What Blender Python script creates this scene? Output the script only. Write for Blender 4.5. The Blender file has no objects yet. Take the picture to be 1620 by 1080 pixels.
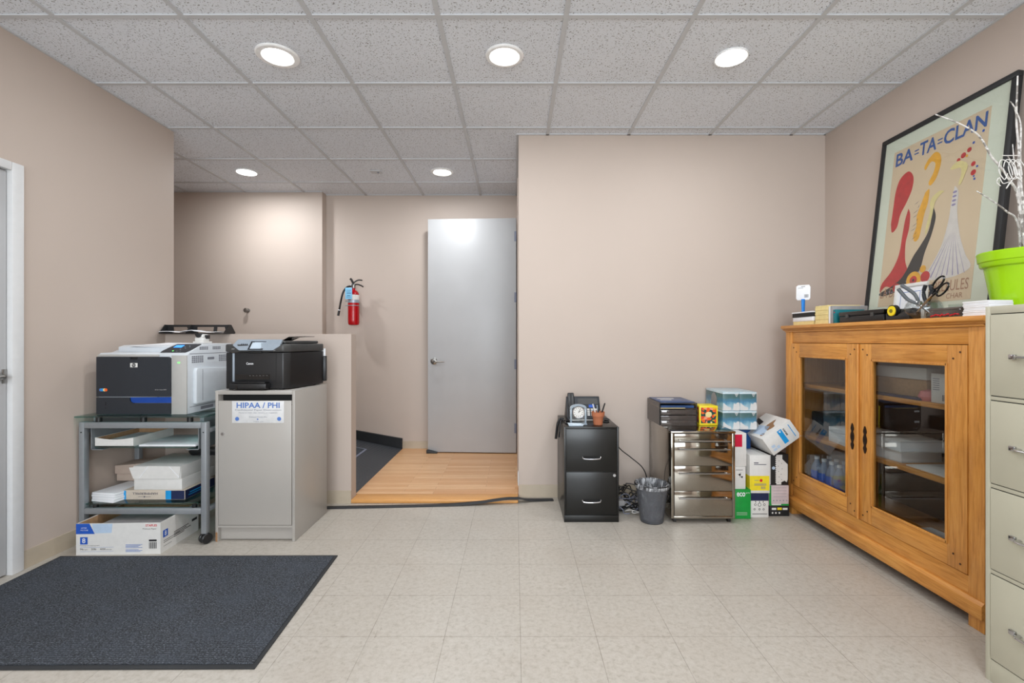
import bpy, bmesh, math, random
from mathutils import Vector, Matrix
random.seed(7)
C = bpy.context.scene.collection
PI = math.pi

# ------------------------------------------------------------------ camera
cam_d = bpy.data.cameras.new('camera'); cam = bpy.data.objects.new('camera', cam_d); C.objects.link(cam)
cam.location = (0, 0, 1.18); cam.rotation_euler = (PI/2, 0, 0)
cam_d.sensor_width = 36; cam_d.lens = 36*756/1620
cam_d.shift_x = -5/1620; cam_d.shift_y = -2/1620
cam_d.clip_start = 0.02; cam_d.clip_end = 60
bpy.context.scene.camera = cam

# ------------------------------------------------------------------ world, exposure
w = bpy.data.worlds.new('world'); bpy.context.scene.world = w; w.use_nodes = True
w.node_tree.nodes['Background'].inputs[0].default_value = (0.75, 0.86, 1.0, 1)
w.node_tree.nodes['Background'].inputs[1].default_value = 1.0
vs = bpy.context.scene.view_settings
vs.view_transform = 'Standard'; vs.look = 'None'; vs.gamma = 1; vs.use_curve_mapping = False
vs.exposure = 0.22
LAMP_W = 8.4        # watts of one ceiling lamp
WINDOW_W = 160.0      # daylight through the window behind the camera

def area(name, loc, rot, size, power, color, shape='DISK', size_y=None):
    l = bpy.data.lights.new(name, 'AREA'); l.shape = shape; l.size = size
    if size_y: l.size_y = size_y
    l.energy = power; l.color = color
    o = bpy.data.objects.new(name, l); C.objects.link(o); o.location = loc; o.rotation_euler = rot
    return o
area('window_daylight', (0.0, -3.36, 1.55), (PI/2+.25, 0, 0), 3.4, WINDOW_W, (0.88, 0.95, 1.0), 'RECTANGLE', 1.7)

# ------------------------------------------------------------------ materials
def srgb(r, g, b):
    f = lambda c: (c/255/12.92) if c/255 <= .04045 else ((c/255+.055)/1.055)**2.4
    return (f(r), f(g), f(b), 1)
class N:
    def __init__(s, name):
        s.m = bpy.data.materials.new(name); s.m.use_nodes = True
        s.t = s.m.node_tree; s.b = s.t.nodes['Principled BSDF']; s.out = s.t.nodes['Material Output']
    def n(s, typ, **k):
        nd = s.t.nodes.new(typ)
        for a, v in k.items():
            if a.startswith('i_'):
                key = a[2:]; key = int(key) if key.isdigit() else key
                s.put(nd.inputs[key], v)
            else: setattr(nd, a, v)
        return nd
    def put(s, inp, v):
        if isinstance(v, bpy.types.NodeSocket): s.t.links.new(v, inp)
        else: inp.default_value = v
    def coord(s, scale=(1, 1, 1), which='Object'):
        tc = s.n('ShaderNodeTexCoord'); mp = s.n('ShaderNodeMapping')
        s.put(mp.inputs['Vector'], tc.outputs[which]); mp.inputs['Scale'].default_value = scale
        return mp.outputs[0]
    def math(s, op, a, b=None, c=None):
        nd = s.n('ShaderNodeMath', operation=op); s.put(nd.inputs[0], a)
        if b is not None: s.put(nd.inputs[1], b)
        if c is not None: s.put(nd.inputs[2], c)
        return nd.outputs[0]
    def noise(s, vec, scale=5, detail=4, rough=.5, dist=0):
        nd = s.n('ShaderNodeTexNoise'); s.put(nd.inputs['Vector'], vec)
        nd.inputs['Scale'].default_value = scale; nd.inputs['Detail'].default_value = detail
        nd.inputs['Roughness'].default_value = rough; nd.inputs['Distortion'].default_value = dist
        return nd.outputs['Fac']
    def ramp(s, fac, stops):
        nd = s.n('ShaderNodeValToRGB'); s.put(nd.inputs[0], fac); e = nd.color_ramp.elements
        while len(e) < len(stops): e.new(.5)
        for el, (p, c) in zip(e, stops): el.position = p; el.color = c
        return nd.outputs[0]
    def mix(s, fac, a, b, mode='MIX'):
        nd = s.n('ShaderNodeMix', data_type='RGBA', blend_type=mode)
        s.put(nd.inputs[0], fac); s.put(nd.inputs[6], a); s.put(nd.inputs[7], b); return nd.outputs[2]
    def bump(s, h, strength=.2, dist=.002):
        nd = s.n('ShaderNodeBump'); nd.inputs['Strength'].default_value = strength
        nd.inputs['Distance'].default_value = dist; s.put(nd.inputs['Height'], h)
        s.t.links.new(nd.outputs[0], s.b.inputs['Normal'])
    def fin(s, color=None, rough=None, metal=None):
        if color is not None: s.put(s.b.inputs['Base Color'], color)
        if rough is not None: s.put(s.b.inputs['Roughness'], rough)
        if metal is not None: s.put(s.b.inputs['Metallic'], metal)
        return s.m
_cache = {}
def P(name, rgb, rough=.5, metal=0, var=.06, nscale=30, bump=0):
    """plain material with faint procedural mottling"""
    if name in _cache: return _cache[name]
    n = N(name); c = srgb(*rgb); v = n.coord()
    f = n.noise(v, nscale, 3)
    lo = tuple(x*(1-var) for x in c[:3])+(1,); hi = tuple(min(1, x*(1+var)) for x in c[:3])+(1,)
    col = n.ramp(f, [(.3, lo), (.7, hi)])
    if bump: n.bump(f, bump, .001)
    _cache[name] = n.fin(col, rough, metal); return _cache[name]
def emis(name, rgb, strength):
    n = N(name); n.b.inputs['Emission Color'].default_value = srgb(*rgb); n.b.inputs['Emission Strength'].default_value = strength
    return n.fin(srgb(*rgb), .4)

def wall_paint():
    n = N('wall_paint'); v = n.coord()
    f = n.noise(v, 1.3, 3); g = n.noise(v, 180, 2)
    col = n.ramp(f, [(.3, srgb(191, 176, 165)), (.7, srgb(194, 179, 168))])
    n.bump(g, .12, .001); return n.fin(col, .62)
def cove_base():
    n = N('beige_vinyl_base'); v = n.coord(); f = n.noise(v, 6, 4)
    return n.fin(n.ramp(f, [(.3, srgb(180, 166, 146)), (.7, srgb(192, 178, 158))]), .45)
def vinyl_floor():
    n = N('vinyl_tile_floor'); tc = n.n('ShaderNodeTexCoord'); sp = n.n('ShaderNodeSeparateXYZ'); n.put(sp.inputs[0], tc.outputs['Object'])
    sx, sy, x0, y0 = .302, .308, .021, 1.903
    u = n.math('DIVIDE', n.math('SUBTRACT', sp.outputs[0], x0), sx); vv = n.math('DIVIDE', n.math('SUBTRACT', sp.outputs[1], y0), sy)
    def line(t):
        fr = n.math('FRACT', t); d = n.math('MINIMUM', fr, n.math('SUBTRACT', 1, fr)); return n.math('LESS_THAN', d, .0038)
    wob = n.noise(tc.outputs['Object'], 8, 2)
    ln = n.math('MAXIMUM', line(u), line(vv)); ln = n.math('MULTIPLY', ln, n.math('MULTIPLY', wob, 1.0))
    cell = n.n('ShaderNodeCombineXYZ'); n.put(cell.inputs[0], n.math('FLOOR', u)); n.put(cell.inputs[1], n.math('FLOOR', vv))
    wn = n.n('ShaderNodeTexWhiteNoise'); n.put(wn.inputs['Vector'], cell.outputs[0])
    m1 = n.noise(n.coord((1, 1, 1)), 46, 6, .75, .4)
    m2 = n.noise(n.coord((1, 1, 1)), 2.2, 3)
    m3 = n.noise(n.coord((1, 2.5, 1)), 70, 5, .75)
    base = n.ramp(m1, [(.28, srgb(160, 152, 140)), (.5, srgb(184, 177, 167)), (.72, srgb(194, 188, 179))])
    base = n.mix(n.math('MULTIPLY', wn.outputs[0], .12), base, srgb(166, 156, 142))
    base = n.mix(n.ramp(m3, [(.60, (0, 0, 0, 1)), (.75, (.5, .5, .5, 1))]), base, srgb(150, 136, 118))
    base = n.mix(n.ramp(m2, [(.5, (0, 0, 0, 1)), (.8, (.35, .35, .35, 1))]), base, srgb(166, 152, 138))
    base = n.mix(ln, base, srgb(96, 84, 70))
    # stray scuff marks
    sc = n.noise(n.coord((4, .6, 1)), 22, 2, .5, 1.5)
    base = n.mix(n.ramp(sc, [(.73, (0, 0, 0, 1)), (.78, (.5, .5, .5, 1))]), base, srgb(120, 105, 90))
    n.bump(n.math('ADD', n.math('MULTIPLY', ln, -1), n.math('MULTIPLY', m1, .2)), .25, .001)
    return n.fin(base, n.ramp(m1, [(.3, (.30, .30, .30, 1)), (.7, (.42, .42, .42, 1))]))
def acoustic():
    n = N('acoustic_ceiling_tile'); v = n.coord()
    vo = n.noise(v, 125, 2, .6); big = n.noise(v, 1.2, 2)
    spk = n.ramp(vo, [(.60, (0, 0, 0, 1)), (.64, (1, 1, 1, 1))])
    base = n.ramp(big, [(.3, srgb(225, 229, 236)), (.7, srgb(230, 234, 241))])
    n.bump(n.math('SUBTRACT', 1, spk), .4, .002)
    return n.fin(n.mix(n.math('MULTIPLY', spk, .85), base, srgb(120, 118, 114)), .9)
def maple(name, c1, c2, c3, plank=True):
    n = N(name); tc = n.n('ShaderNodeTexCoord')
    g = n.noise(n.coord((1.2, 22, 22)), 7, 5, .6, .4)
    base = n.ramp(g, [(.3, srgb(*c1)), (.7, srgb(*c2))])
    if plank:
        br = n.n('ShaderNodeTexBrick'); mp = n.coord((1, 1, 1)); n.put(br.inputs['Vector'], mp)
        br.offset = .37; br.inputs['Scale'].default_value = 1; br.inputs['Brick Width'].default_value = .62
        br.inputs['Row Height'].default_value = .057; br.inputs['Mortar Size'].default_value = .0009; br.inputs['Bias'].default_value = 0
        br.inputs['Color1'].default_value = (1, 1, 1, 1); br.inputs['Color2'].default_value = srgb(*c3); br.inputs['Mortar'].default_value = (.35, .2, .1, 1)
        base = n.mix(.75, base, br.outputs['Color'], 'MULTIPLY')
    else:
        vo = n.n('ShaderNodeTexVoronoi'); n.put(vo.inputs['Vector'], n.coord((3.5, 7, 1))); vo.inputs['Scale'].default_value = 1
        base = n.mix(n.ramp(vo.outputs['Distance'], [(.05, (.8, .8, .8, 1)), (.1, (0, 0, 0, 1))]), base, srgb(120, 60, 25))
    n.bump(g, .1, .001)
    return n.fin(base, .3)
def cherry(axis):
    n = N('honey_wood_grain_'+axis); sc = {'z': (26, 26, 1.6), 'x': (1.6, 26, 26)}[axis]
    g = n.noise(n.coord(sc), 3.4, 6, .62, .9); b = n.noise(n.coord(), 5, 4)
    base = n.ramp(g, [(.28, srgb(182, 117, 48)), (.5, srgb(210, 144, 68)), (.74, srgb(224, 163, 86))])
    base = n.mix(n.ramp(b, [(.5, (0, 0, 0, 1)), (.8, (.45, .45, .45, 1))]), base, srgb(156, 98, 46))
    n.bump(g, .12, .001)
    return n.fin(base, .34)
def mat_carpet():
    n = N('charcoal_ribbed_carpet'); tc = n.n('ShaderNodeTexCoord'); sp = n.n('ShaderNodeSeparateXYZ'); n.put(sp.inputs[0], tc.outputs['Object'])
    f = n.noise(n.coord((1, 1.6, 1)), 130, 6, .85); b = n.noise(n.coord(), 7, 3); tiny = n.noise(n.coord(), 420, 1)
    base = n.ramp(f, [(.40, srgb(20, 22, 26)), (.50, srgb(50, 54, 60)), (.62, srgb(118, 124, 134))])
    base = n.mix(n.ramp(b, [(.4, (0, 0, 0, 1)), (.7, (.3, .3, .3, 1))]), base, srgb(74, 82, 94))
    wobble = n.math('MULTIPLY', n.noise(n.coord((1, 1, 1)), 60, 2), .004)
    rib = n.math('SINE', n.math('MULTIPLY', n.math('ADD', sp.outputs[1], wobble), 2*PI/.0115))
    h = n.math('ADD', n.math('MULTIPLY', rib, .5), n.math('MULTIPLY', f, 2.2)); n.bump(h, .5, .002)
    base = n.mix(n.ramp(rib, [(0, (.35, .35, .35, 1)), (.6, (0, 0, 0, 1))]), base, srgb(24, 26, 30))
    return n.fin(base, .95)
def ribbed_rubber():
    n = N('ribbed_black_rubber'); tc = n.n('ShaderNodeTexCoord'); sp = n.n('ShaderNodeSeparateXYZ'); n.put(sp.inputs[0], tc.outputs['Object'])
    r = n.math('SINE', n.math('MULTIPLY', sp.outputs[1], 2*PI/.03)); n.bump(r, .8, .003)
    return n.fin(n.ramp(r, [(0, srgb(34, 37, 41)), (.8, srgb(88, 92, 98))]), .5)
def brushed(name, rgb, rough, an=(2, 90, 90), smudge=True):
    n = N(name); f = n.noise(n.coord(an), 6, 4); s = n.noise(n.coord(), 9, 4)
    c = srgb(*rgb)
    if smudge: n.put(n.b.inputs['Roughness'], n.ramp(s, [(.4, (rough,)*3+(1,)), (.75, (rough+.14,)*3+(1,))]))
    else: n.b.inputs['Roughness'].default_value = rough
    n.bump(f, .02, .0005)
    return n.fin(c, None, 1.0)
def thin_glass(name, tint, refl=.09, extra=None):
    n = N(name); t = n.t; t.nodes.remove(n.b)
    tr = n.n('ShaderNodeBsdfTransparent'); tr.inputs[0].default_value = tint
    gl = n.n('ShaderNodeBsdfGlossy'); gl.inputs['Roughness'].default_value = .015
    fr = n.n('ShaderNodeFresnel'); fr.inputs[0].default_value = 1.5
    geo = n.n('ShaderNodeNewGeometry'); front = n.math('SUBTRACT', 1, geo.outputs['Backfacing'])
    fac = n.math('MULTIPLY', n.math('ADD', fr.outputs[0], refl), front)
    mx = n.n('ShaderNodeMixShader'); n.put(mx.inputs[0], n.math('MINIMUM', fac, 1.0)); n.put(mx.inputs[1], tr.outputs[0]); n.put(mx.inputs[2], gl.outputs[0])
    t.links.new(mx.outputs[0], n.out.inputs[0]); return n.m
def translucent(name, rgb, amount, rough=.25):
    n = N(name); tr = n.n('ShaderNodeBsdfTransparent'); mx = n.n('ShaderNodeMixShader')
    f = n.noise(n.coord(), 40, 3)
    n.fin(n.ramp(f, [(.3, tuple(x*.8 for x in srgb(*rgb)[:3])+(1,)), (.7, srgb(*rgb))]), rough)
    mx.inputs[0].default_value = amount; n.put(mx.inputs[1], tr.outputs[0]); n.put(mx.inputs[2], n.b.outputs[0])
    n.t.links.new(mx.outputs[0], n.out.inputs[0]); return n.m
def liner_film():
    n = N('crinkled_clear_liner'); tr = n.n('ShaderNodeBsdfTransparent'); mx = n.n('ShaderNodeMixShader')
    f = n.noise(n.coord((1, 1, .35)), 26, 4, .6, 2.0)
    n.fin(n.ramp(f, [(.35, srgb(70, 72, 76)), (.5, srgb(150, 152, 156)), (.7, srgb(232, 233, 236))]), .2); n.bump(f, .8, .006)
    n.put(mx.inputs[0], n.ramp(f, [(.3, (.3, .3, .3, 1)), (.65, (.9, .9, .9, 1))])); n.put(mx.inputs[1], tr.outputs[0]); n.put(mx.inputs[2], n.b.outputs[0])
    n.t.links.new(mx.outputs[0], n.out.inputs[0]); return n.m
def dappled(name, cols, scale):
    n = N(name); vo = n.n('ShaderNodeTexVoronoi'); n.put(vo.inputs['Vector'], n.coord()); vo.inputs['Scale'].default_value = scale
    sp = n.n('ShaderNodeSeparateColor'); n.put(sp.inputs[0], vo.outputs['Color'])
    r = n.ramp(sp.outputs[0], [(i/len(cols), srgb(*c)) for i, c in enumerate(cols)])
    r.node.color_ramp.interpolation = 'CONSTANT'
    return n.fin(r, .4)
def cloud_print():
    n = N('blue_cloud_print'); tc = n.n('ShaderNodeTexCoord'); sp = n.n('ShaderNodeSeparateXYZ'); n.put(sp.inputs[0], tc.outputs['Object'])
    z = n.math('DIVIDE', sp.outputs[2], .115)
    f = n.noise(n.coord((1, 1, 1)), 28, 5)
    t = n.math('ADD', n.math('FRACT', n.math('ADD', z, .0001)), n.math('MULTIPLY', n.math('SUBTRACT', f, .5), .55))
    col = n.ramp(t, [(.05, srgb(206, 222, 228)), (.36, srgb(120, 176, 196)), (.48, srgb(8, 120, 160)), (.68, srgb(14, 104, 130)), (.78, srgb(16, 92, 92)), (1, srgb(12, 76, 74))])
    return n.fin(col, .28)
def kraft(): return P('kraft_cardboard', (176, 140, 104), .85, var=.1, nscale=60)

M = dict(
 wall=wall_paint(), base=cove_base(), floor=vinyl_floor(), tile=acoustic(), grid=P('ceiling_grid_white', (198, 200, 203), .5, var=.02),
 maple=maple('maple_planks', (214, 168, 122), (234, 192, 148), (232, 208, 184)), nosing=maple('pine_nosing', (206, 146, 84), (224, 168, 102), (255, 255, 255), False),
 carpet=mat_carpet(), rubber=P('black_rubber', (40, 42, 45), .6, bump=.2), ribbed=ribbed_rubber(),
 white_paint=P('white_door_paint', (180, 180, 181), .38, var=.02, nscale=4), casing=P('white_casing_paint', (216, 216, 216), .45, var=.02),
 chrome=brushed('satin_chrome', (190, 190, 192), .18, smudge=False), nickel=brushed('brushed_nickel', (160, 158, 155), .32, smudge=False),
 mirror=brushed('polished_steel', (168, 162, 152), .05), steel=P('silver_grey_powder_coat', (142, 146, 150), .38, .25, var=.03),
 charcoal=P('charcoal_plastic', (33, 37, 44), .5, var=.04, bump=.05), black=P('black_plastic', (24, 24, 26), .36, var=.05), glossblack=P('gloss_black', (14, 14, 15), .12),
 darkgrey=P('dark_grey_plastic', (62, 62, 62), .4), pgrey=P('printer_front_grey', (176, 174, 170), .45, var=.02), plight=P('printer_light_grey', (205, 210, 215), .4, var=.02),
 vent=P('vent_grey', (128, 130, 138), .6), blue=P('cobalt_blue_plastic', (0, 62, 150), .45), silver=P('silver_plastic', (158, 170, 182), .35, .3),
 laminate=P('grey_laminate', (170, 165, 159), .34, var=.015, nscale=3), white=P('white_paper', (236, 237, 240), .7, var=.02), card=P('white_card', (222, 220, 216), .6, var=.03),
 offwhite=P('offwhite_card', (205, 192, 176), .75, var=.04), beige=P('beige_carton', (190, 170, 156), .8, var=.04), kraft=kraft(), kraftdark=P('dark_kraft_board', (150, 112, 78), .85),  # kraftdark is a darker board colour of its own
 red=P('enamel_red', (172, 8, 20), .22, var=.05), brass=P('pale_gold', (200, 180, 120), .3, .8), tag=P('sky_blue_tag', (130, 195, 232), .6),
 ink=P('black_ink', (26, 26, 28), .6), navy=P('navy_print', (22, 34, 74), .5), blueink=P('blue_ink', (28, 86, 186), .5), cyan=P('cyan_print', (20, 150, 216), .5),
 softblue=P('soft_blue_ink', (82, 120, 190), .6), redink=P('red_ink', (206, 26, 44), .5), lightblue=P('pale_blue_print', (184, 204, 226), .5), greyink=P('grey_ink', (120, 124, 140), .6),
 green=P('apple_green_glaze', (158, 208, 20), .16, var=.05, nscale=5), ecogreen=P('eco_green_print', (14, 150, 60), .4), yellow=P('bright_yellow_print', (236, 214, 40), .45),
 terracotta=P('terracotta', (178, 108, 74), .8, bump=.2), filecream=P('cream_enamel', (190, 186, 166), .36, var=.02, nscale=8),
 cab_black=P('black_enamel', (10, 10, 9), .3, var=.06), crimson=P('crimson_print', (204, 8, 60), .45), teal=P('teal_card', (0, 110, 120), .5), orange=P('orange_print', (238, 96, 30), .45),
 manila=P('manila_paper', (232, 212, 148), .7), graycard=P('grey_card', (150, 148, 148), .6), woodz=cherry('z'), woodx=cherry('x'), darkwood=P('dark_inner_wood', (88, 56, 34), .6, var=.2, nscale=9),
 pane=thin_glass('cabinet_pane_glass', (.80, .82, .82, 1), .045), tealglass=thin_glass('green_edged_glass', (.55, .78, .75, 1), .06), clear=thin_glass('clear_glass', (.93, .95, .95, 1), .05),
 smoke=translucent('smoke_acrylic', (120, 110, 105), .62), smoke2=translucent('smoke_acrylic_face', (92, 84, 80), .7, .1), bin=translucent('dark_mesh_plastic', (104, 106, 112), .58, .3), liner=liner_film(),
 bottle=translucent('blue_bottle_plastic', (40, 120, 250), .9, .1), wrap=translucent('clear_wrap', (220, 230, 240), .12, .08), water=translucent('pale_bottle', (190, 205, 235), .55, .1),
 clouds=cloud_print(), floral=dappled('floral_print', [(12, 74, 66), (230, 80, 30), (240, 150, 120), (12, 74, 66), (236, 180, 40), (206, 50, 60)], 55), birch=dappled('birch_bark', [(214, 210, 206), (180, 176, 172), (226, 224, 220), (140, 134, 128), (200, 196, 192)], 70),
 print_beige=P('aged_print_paper', (226, 198, 166), .6, var=.03, nscale=6), matboard=P('cream_mat_board', (226, 226, 208), .8, var=.01), poster_red=P('poster_red', (200, 34, 38), .6, var=.15), poster_yellow=P('poster_yellow', (240, 172, 40), .6, var=.1),
 poster_white=P('poster_white', (226, 214, 208), .6), poster_brown=P('poster_brown', (176, 128, 100), .6), blue_letter=P('blue_letter', (34, 84, 158), .6), lilac=P('poster_lilac', (150, 136, 176), .6),
 mag=P('magazine_blue', (40, 72, 120), .3, var=.3, nscale=14), grn_led=emis('green_led', (110, 240, 110), 1.2), lcd=emis('blue_lcd', (60, 150, 250), .8), screen=P('grey_touch_screen', (190, 204, 216), .15), pink=P('pink_plastic', (220, 130, 130), .5),
 glow=emis('lamp_diffuser', (255, 253, 248), 9.0), trimwhite=P('lamp_trim_white', (244, 244, 244), .35), dark=P('dark_void', (14, 14, 14), .8), speckle=dappled('black_white_print', [(20, 20, 20), (225, 222, 214), (20, 20, 20), (225, 222, 214)], 60),
 signpaper=P('sign_paper', (216, 216, 216), .6), tapeyellow=P('tape_yellow', (240, 214, 20), .4), bluehandle=P('azure_handle', (0, 130, 222), .35), darkvinyl=P('dark_cove_vinyl', (28, 30, 33), .45),
)

# ------------------------------------------------------------------ mesh helpers
def box(bm, x0, x1, y0, y1, z0, z1, bev=0, seg=2):
    t = bmesh.new(); vv = [t.verts.new((x, y, z)) for x in (x0, x1) for y in (y0, y1) for z in (z0, z1)]
    for f in ((0, 1, 3, 2), (4, 6, 7, 5), (0, 4, 5, 1), (2, 3, 7, 6), (0, 2, 6, 4), (1, 5, 7, 3)): t.faces.new([vv[i] for i in f])
    if bev: bmesh.ops.bevel(t, geom=t.edges[:], offset=bev, segments=seg, affect='EDGES', profile=.5)
    return merge(bm, t)
def merge(bm, t, mtx=None):
    if mtx: bmesh.ops.transform(t, matrix=mtx, verts=t.verts)
    mp = {v: bm.verts.new(v.co) for v in t.verts}; out = list(mp.values())
    for f in t.faces:
        try: bm.faces.new([mp[v] for v in f.verts])
        except ValueError: pass
    t.free(); return out
def prism(bm, pts, a0, a1, axis='z', bev=0):
    """polygon extruded along an axis; pts are the two other coordinates in order (x,y)/(x,z)/(y,z)"""
    t = bmesh.new()
    def co(p, a): return (p[0], p[1], a) if axis == 'z' else ((p[0], a, p[1]) if axis == 'y' else (a, p[0], p[1]))
    lo = [t.verts.new(co(p, a0)) for p in pts]; hi = [t.verts.new(co(p, a1)) for p in pts]; n = len(pts)
    t.faces.new(lo[::-1]); t.faces.new(hi)
    for i in range(n): t.faces.new((lo[i], lo[(i+1) % n], hi[(i+1) % n], hi[i]))
    bmesh.ops.recalc_face_normals(t, faces=t.faces)
    if bev: bmesh.ops.bevel(t, geom=t.edges[:], offset=bev, segments=2, affect='EDGES', profile=.5)
    return merge(bm, t)
def lathe(bm, prof, c=(0, 0, 0), seg=40, mtx=None, close=False):
    t = bmesh.new(); rings = []
    for r, z in prof:
        rings.append([t.verts.new((r*math.cos(2*PI*i/seg), r*math.sin(2*PI*i/seg), z)) for i in range(seg)] if r > 1e-6 else [t.verts.new((0, 0, z))])
    for a, b in zip(rings, rings[1:]):
        for i in range(seg):
            j = (i+1) % seg
            if len(a) == 1 and len(b) > 1: t.faces.new((a[0], b[i], b[j]))
            elif len(b) == 1 and len(a) > 1: t.faces.new((a[i], b[0], a[j]))
            elif len(a) > 1: t.faces.new((a[i], b[i], b[j], a[j]))
    bmesh.ops.recalc_face_normals(t, faces=t.faces)
    m = Matrix.Translation(c) @ (mtx or Matrix())
    return merge(bm, t, m)
AX = {'x': Matrix.Rotation(PI/2, 4, 'Y'), 'y': Matrix.Rotation(-PI/2, 4, 'X'), 'z': Matrix()}
def cyl(bm, c, r, h, axis='z', seg=28, r2=None, bev=0):
    r2 = r if r2 is None else r2
    pr = [(0, 0), (r-bev, 0), (r, bev), (r2, h-bev), (r2-bev, h), (0, h)] if bev else [(0, 0), (r, 0), (r2, h), (0, h)]
    return lathe(bm, pr, c, seg, AX[axis])
def catmull(p, n=8):
    p = [Vector(q) for q in p]; out = []
    for i in range(len(p)-1):
        a, b, c, d = p[max(i-1, 0)], p[i], p[i+1], p[min(i+2, len(p)-1)]
        for k in range(n):
            t = k/n
            out.append(.5*((2*b)+(-a+c)*t+(2*a-5*b+4*c-d)*t*t+(-a+3*b-3*c+d)*t**3))
    out.append(p[-1]); return out
def tube(bm, pts, r, seg=10, smooth=8, r_end=None, flat=1):
    pts = catmull(pts, smooth) if smooth else [Vector(p) for p in pts]
    t = bmesh.new(); rings = []; up = Vector((0, 0, 1)); n = len(pts)
    for i, p in enumerate(pts):
        d = (pts[min(i+1, n-1)]-pts[max(i-1, 0)]).normalized()
        s = d.cross(up)
        if s.length < .05: s = d.cross(Vector((1, 0, 0)))
        s.normalize(); q = s.cross(d).normalized(); rr = r if r_end is None else r+(r_end-r)*i/(n-1)
        rings.append([t.verts.new(p+s*math.cos(2*PI*k/seg)*rr+q*math.sin(2*PI*k/seg)*rr*flat) for k in range(seg)])
    for a, b in zip(rings, rings[1:]):
        for k in range(seg): t.faces.new((a[k], a[(k+1) % seg], b[(k+1) % seg], b[k]))
    t.faces.new(rings[0][::-1]); t.faces.new(rings[-1])
    bmesh.ops.recalc_face_normals(t, faces=t.faces); return merge(bm, t)
def rot(verts, ang, axis, c):
    m = Matrix.Translation(c) @ Matrix.Rotation(ang, 4, axis) @ Matrix.Translation(-Vector(c))
    for v in verts: v.co = m @ v.co
def build(name, bm, material, parent=None, loc=None, smooth=True, ang=35):
    me = bpy.data.meshes.new(name)
    bmesh.ops.recalc_face_normals(bm, faces=bm.faces) if False else None
    bm.to_mesh(me); bm.free(); me.materials.append(material)
    if smooth:
        me.shade_smooth(); me.set_sharp_from_angle(angle=math.radians(ang))
    o = bpy.data.objects.new(name, me); C.objects.link(o)
    if parent: o.parent = parent
    if loc: o.location = loc
    return o
def B(name, material, parent, *boxes, bev=0, loc=None):
    bm = bmesh.new()
    for b in boxes: box(bm, *b, bev=bev)
    return build(name, bm, material, parent, loc)
def thing(name, label, cat, loc=(0, 0, 0), rz=0, group=None):
    o = bpy.data.objects.new(name, None); C.objects.link(o); o.empty_display_size = .05
    o.location = loc; o.rotation_euler = (0, 0, rz); o['label'] = label; o['category'] = cat
    if group: o['group'] = group
    return o
def tag(o, label, cat, group=None, kind=None):
    o['label'] = label; o['category'] = cat
    if group: o['group'] = group
    if kind: o['kind'] = kind
    return o
def struct(name, bm, m, parent=None):
    o = build(name, bm, m, parent)
    if not parent: o['kind'] = 'structure'
    return o
def S(name, m, *boxes, bev=0, parent=None):
    bm = bmesh.new()
    for b in boxes: box(bm, *b, bev=bev)
    return struct(name, bm, m, parent)
def dup(root, loc, rz=0, label=None):
    r = root.copy(); C.objects.link(r); r.location = loc; r.rotation_euler = (0, 0, rz)
    if label: r['label'] = label
    for ch in list(root.children):
        c = ch.copy(); C.objects.link(c); c.parent = r
        for g in ch.children: d = g.copy(); C.objects.link(d); d.parent = c
    return r
def text_mesh(body, bold=0):
    cu = bpy.data.curves.new('glyphs', 'FONT'); cu.body = body; cu.size = 1; cu.offset = bold; cu.resolution_u = 3
    o = bpy.data.objects.new('glyphs', cu); C.objects.link(o)
    dg = bpy.context.evaluated_depsgraph_get(); dg.update()
    me = bpy.data.meshes.new_from_object(o.evaluated_get(dg)); bpy.data.objects.remove(o); bpy.data.curves.remove(cu)
    return me
def T(parent, items, material, name='lettering'):
    """items: (body, origin, u, v, width, height[, bold]) - text fitted in the rectangle at origin spanned by unit vectors u, v"""
    bm = bmesh.new()
    for it in items:
        body, o, u, v, wd, ht = it[:6]; me = text_mesh(body, it[6] if len(it) > 6 else 0)
        xs = [q.co.x for q in me.vertices]; ys = [q.co.y for q in me.vertices]
        x0, x1, y0, y1 = min(xs), max(xs), min(ys), max(ys); o = Vector(o); u = Vector(u); v = Vector(v); nrm = u.cross(v)*.0007
        vs_ = [bm.verts.new(o+u*((q.co.x-x0)/(x1-x0)*wd)+v*((q.co.y-y0)/(y1-y0)*ht)+nrm) for q in me.vertices]
        for p in me.polygons:
            try: bm.faces.new([vs_[i] for i in p.vertices])
            except ValueError: pass
        bpy.data.meshes.remove(me)
    return build(name, bm, material, parent, smooth=False)
def R(parent, name, material, o, u, v, rects, th=.0005):
    """flat print: list of (u0,u1,v0,v1) rectangles or polygons on the plane at o"""
    bm = bmesh.new(); o = Vector(o); u = Vector(u); v = Vector(v); nrm = u.cross(v)
    for r in rects:
        pts = [(r[0], r[2]), (r[1], r[2]), (r[1], r[3]), (r[0], r[3])] if not isinstance(r[0], tuple) else r
        vs_ = [bm.verts.new(o+u*a+v*b+nrm*th) for a, b in pts]; bm.faces.new(vs_)
    return build(name, bm, material, parent, smooth=False)
def blob(pts, n=8):
    p = catmull([(a, b, 0) for a, b in pts+[pts[0]]], n)[:-1]; return [(q.x, q.y) for q in p]
def disc(cx, cy, r, n=20, ry=None):
    return [(cx+r*math.cos(2*PI*i/n), cy+(ry or r)*math.sin(2*PI*i/n)) for i in range(n)]
X, Y, Z = (1, 0, 0), (0, 1, 0), (0, 0, 1)

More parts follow.
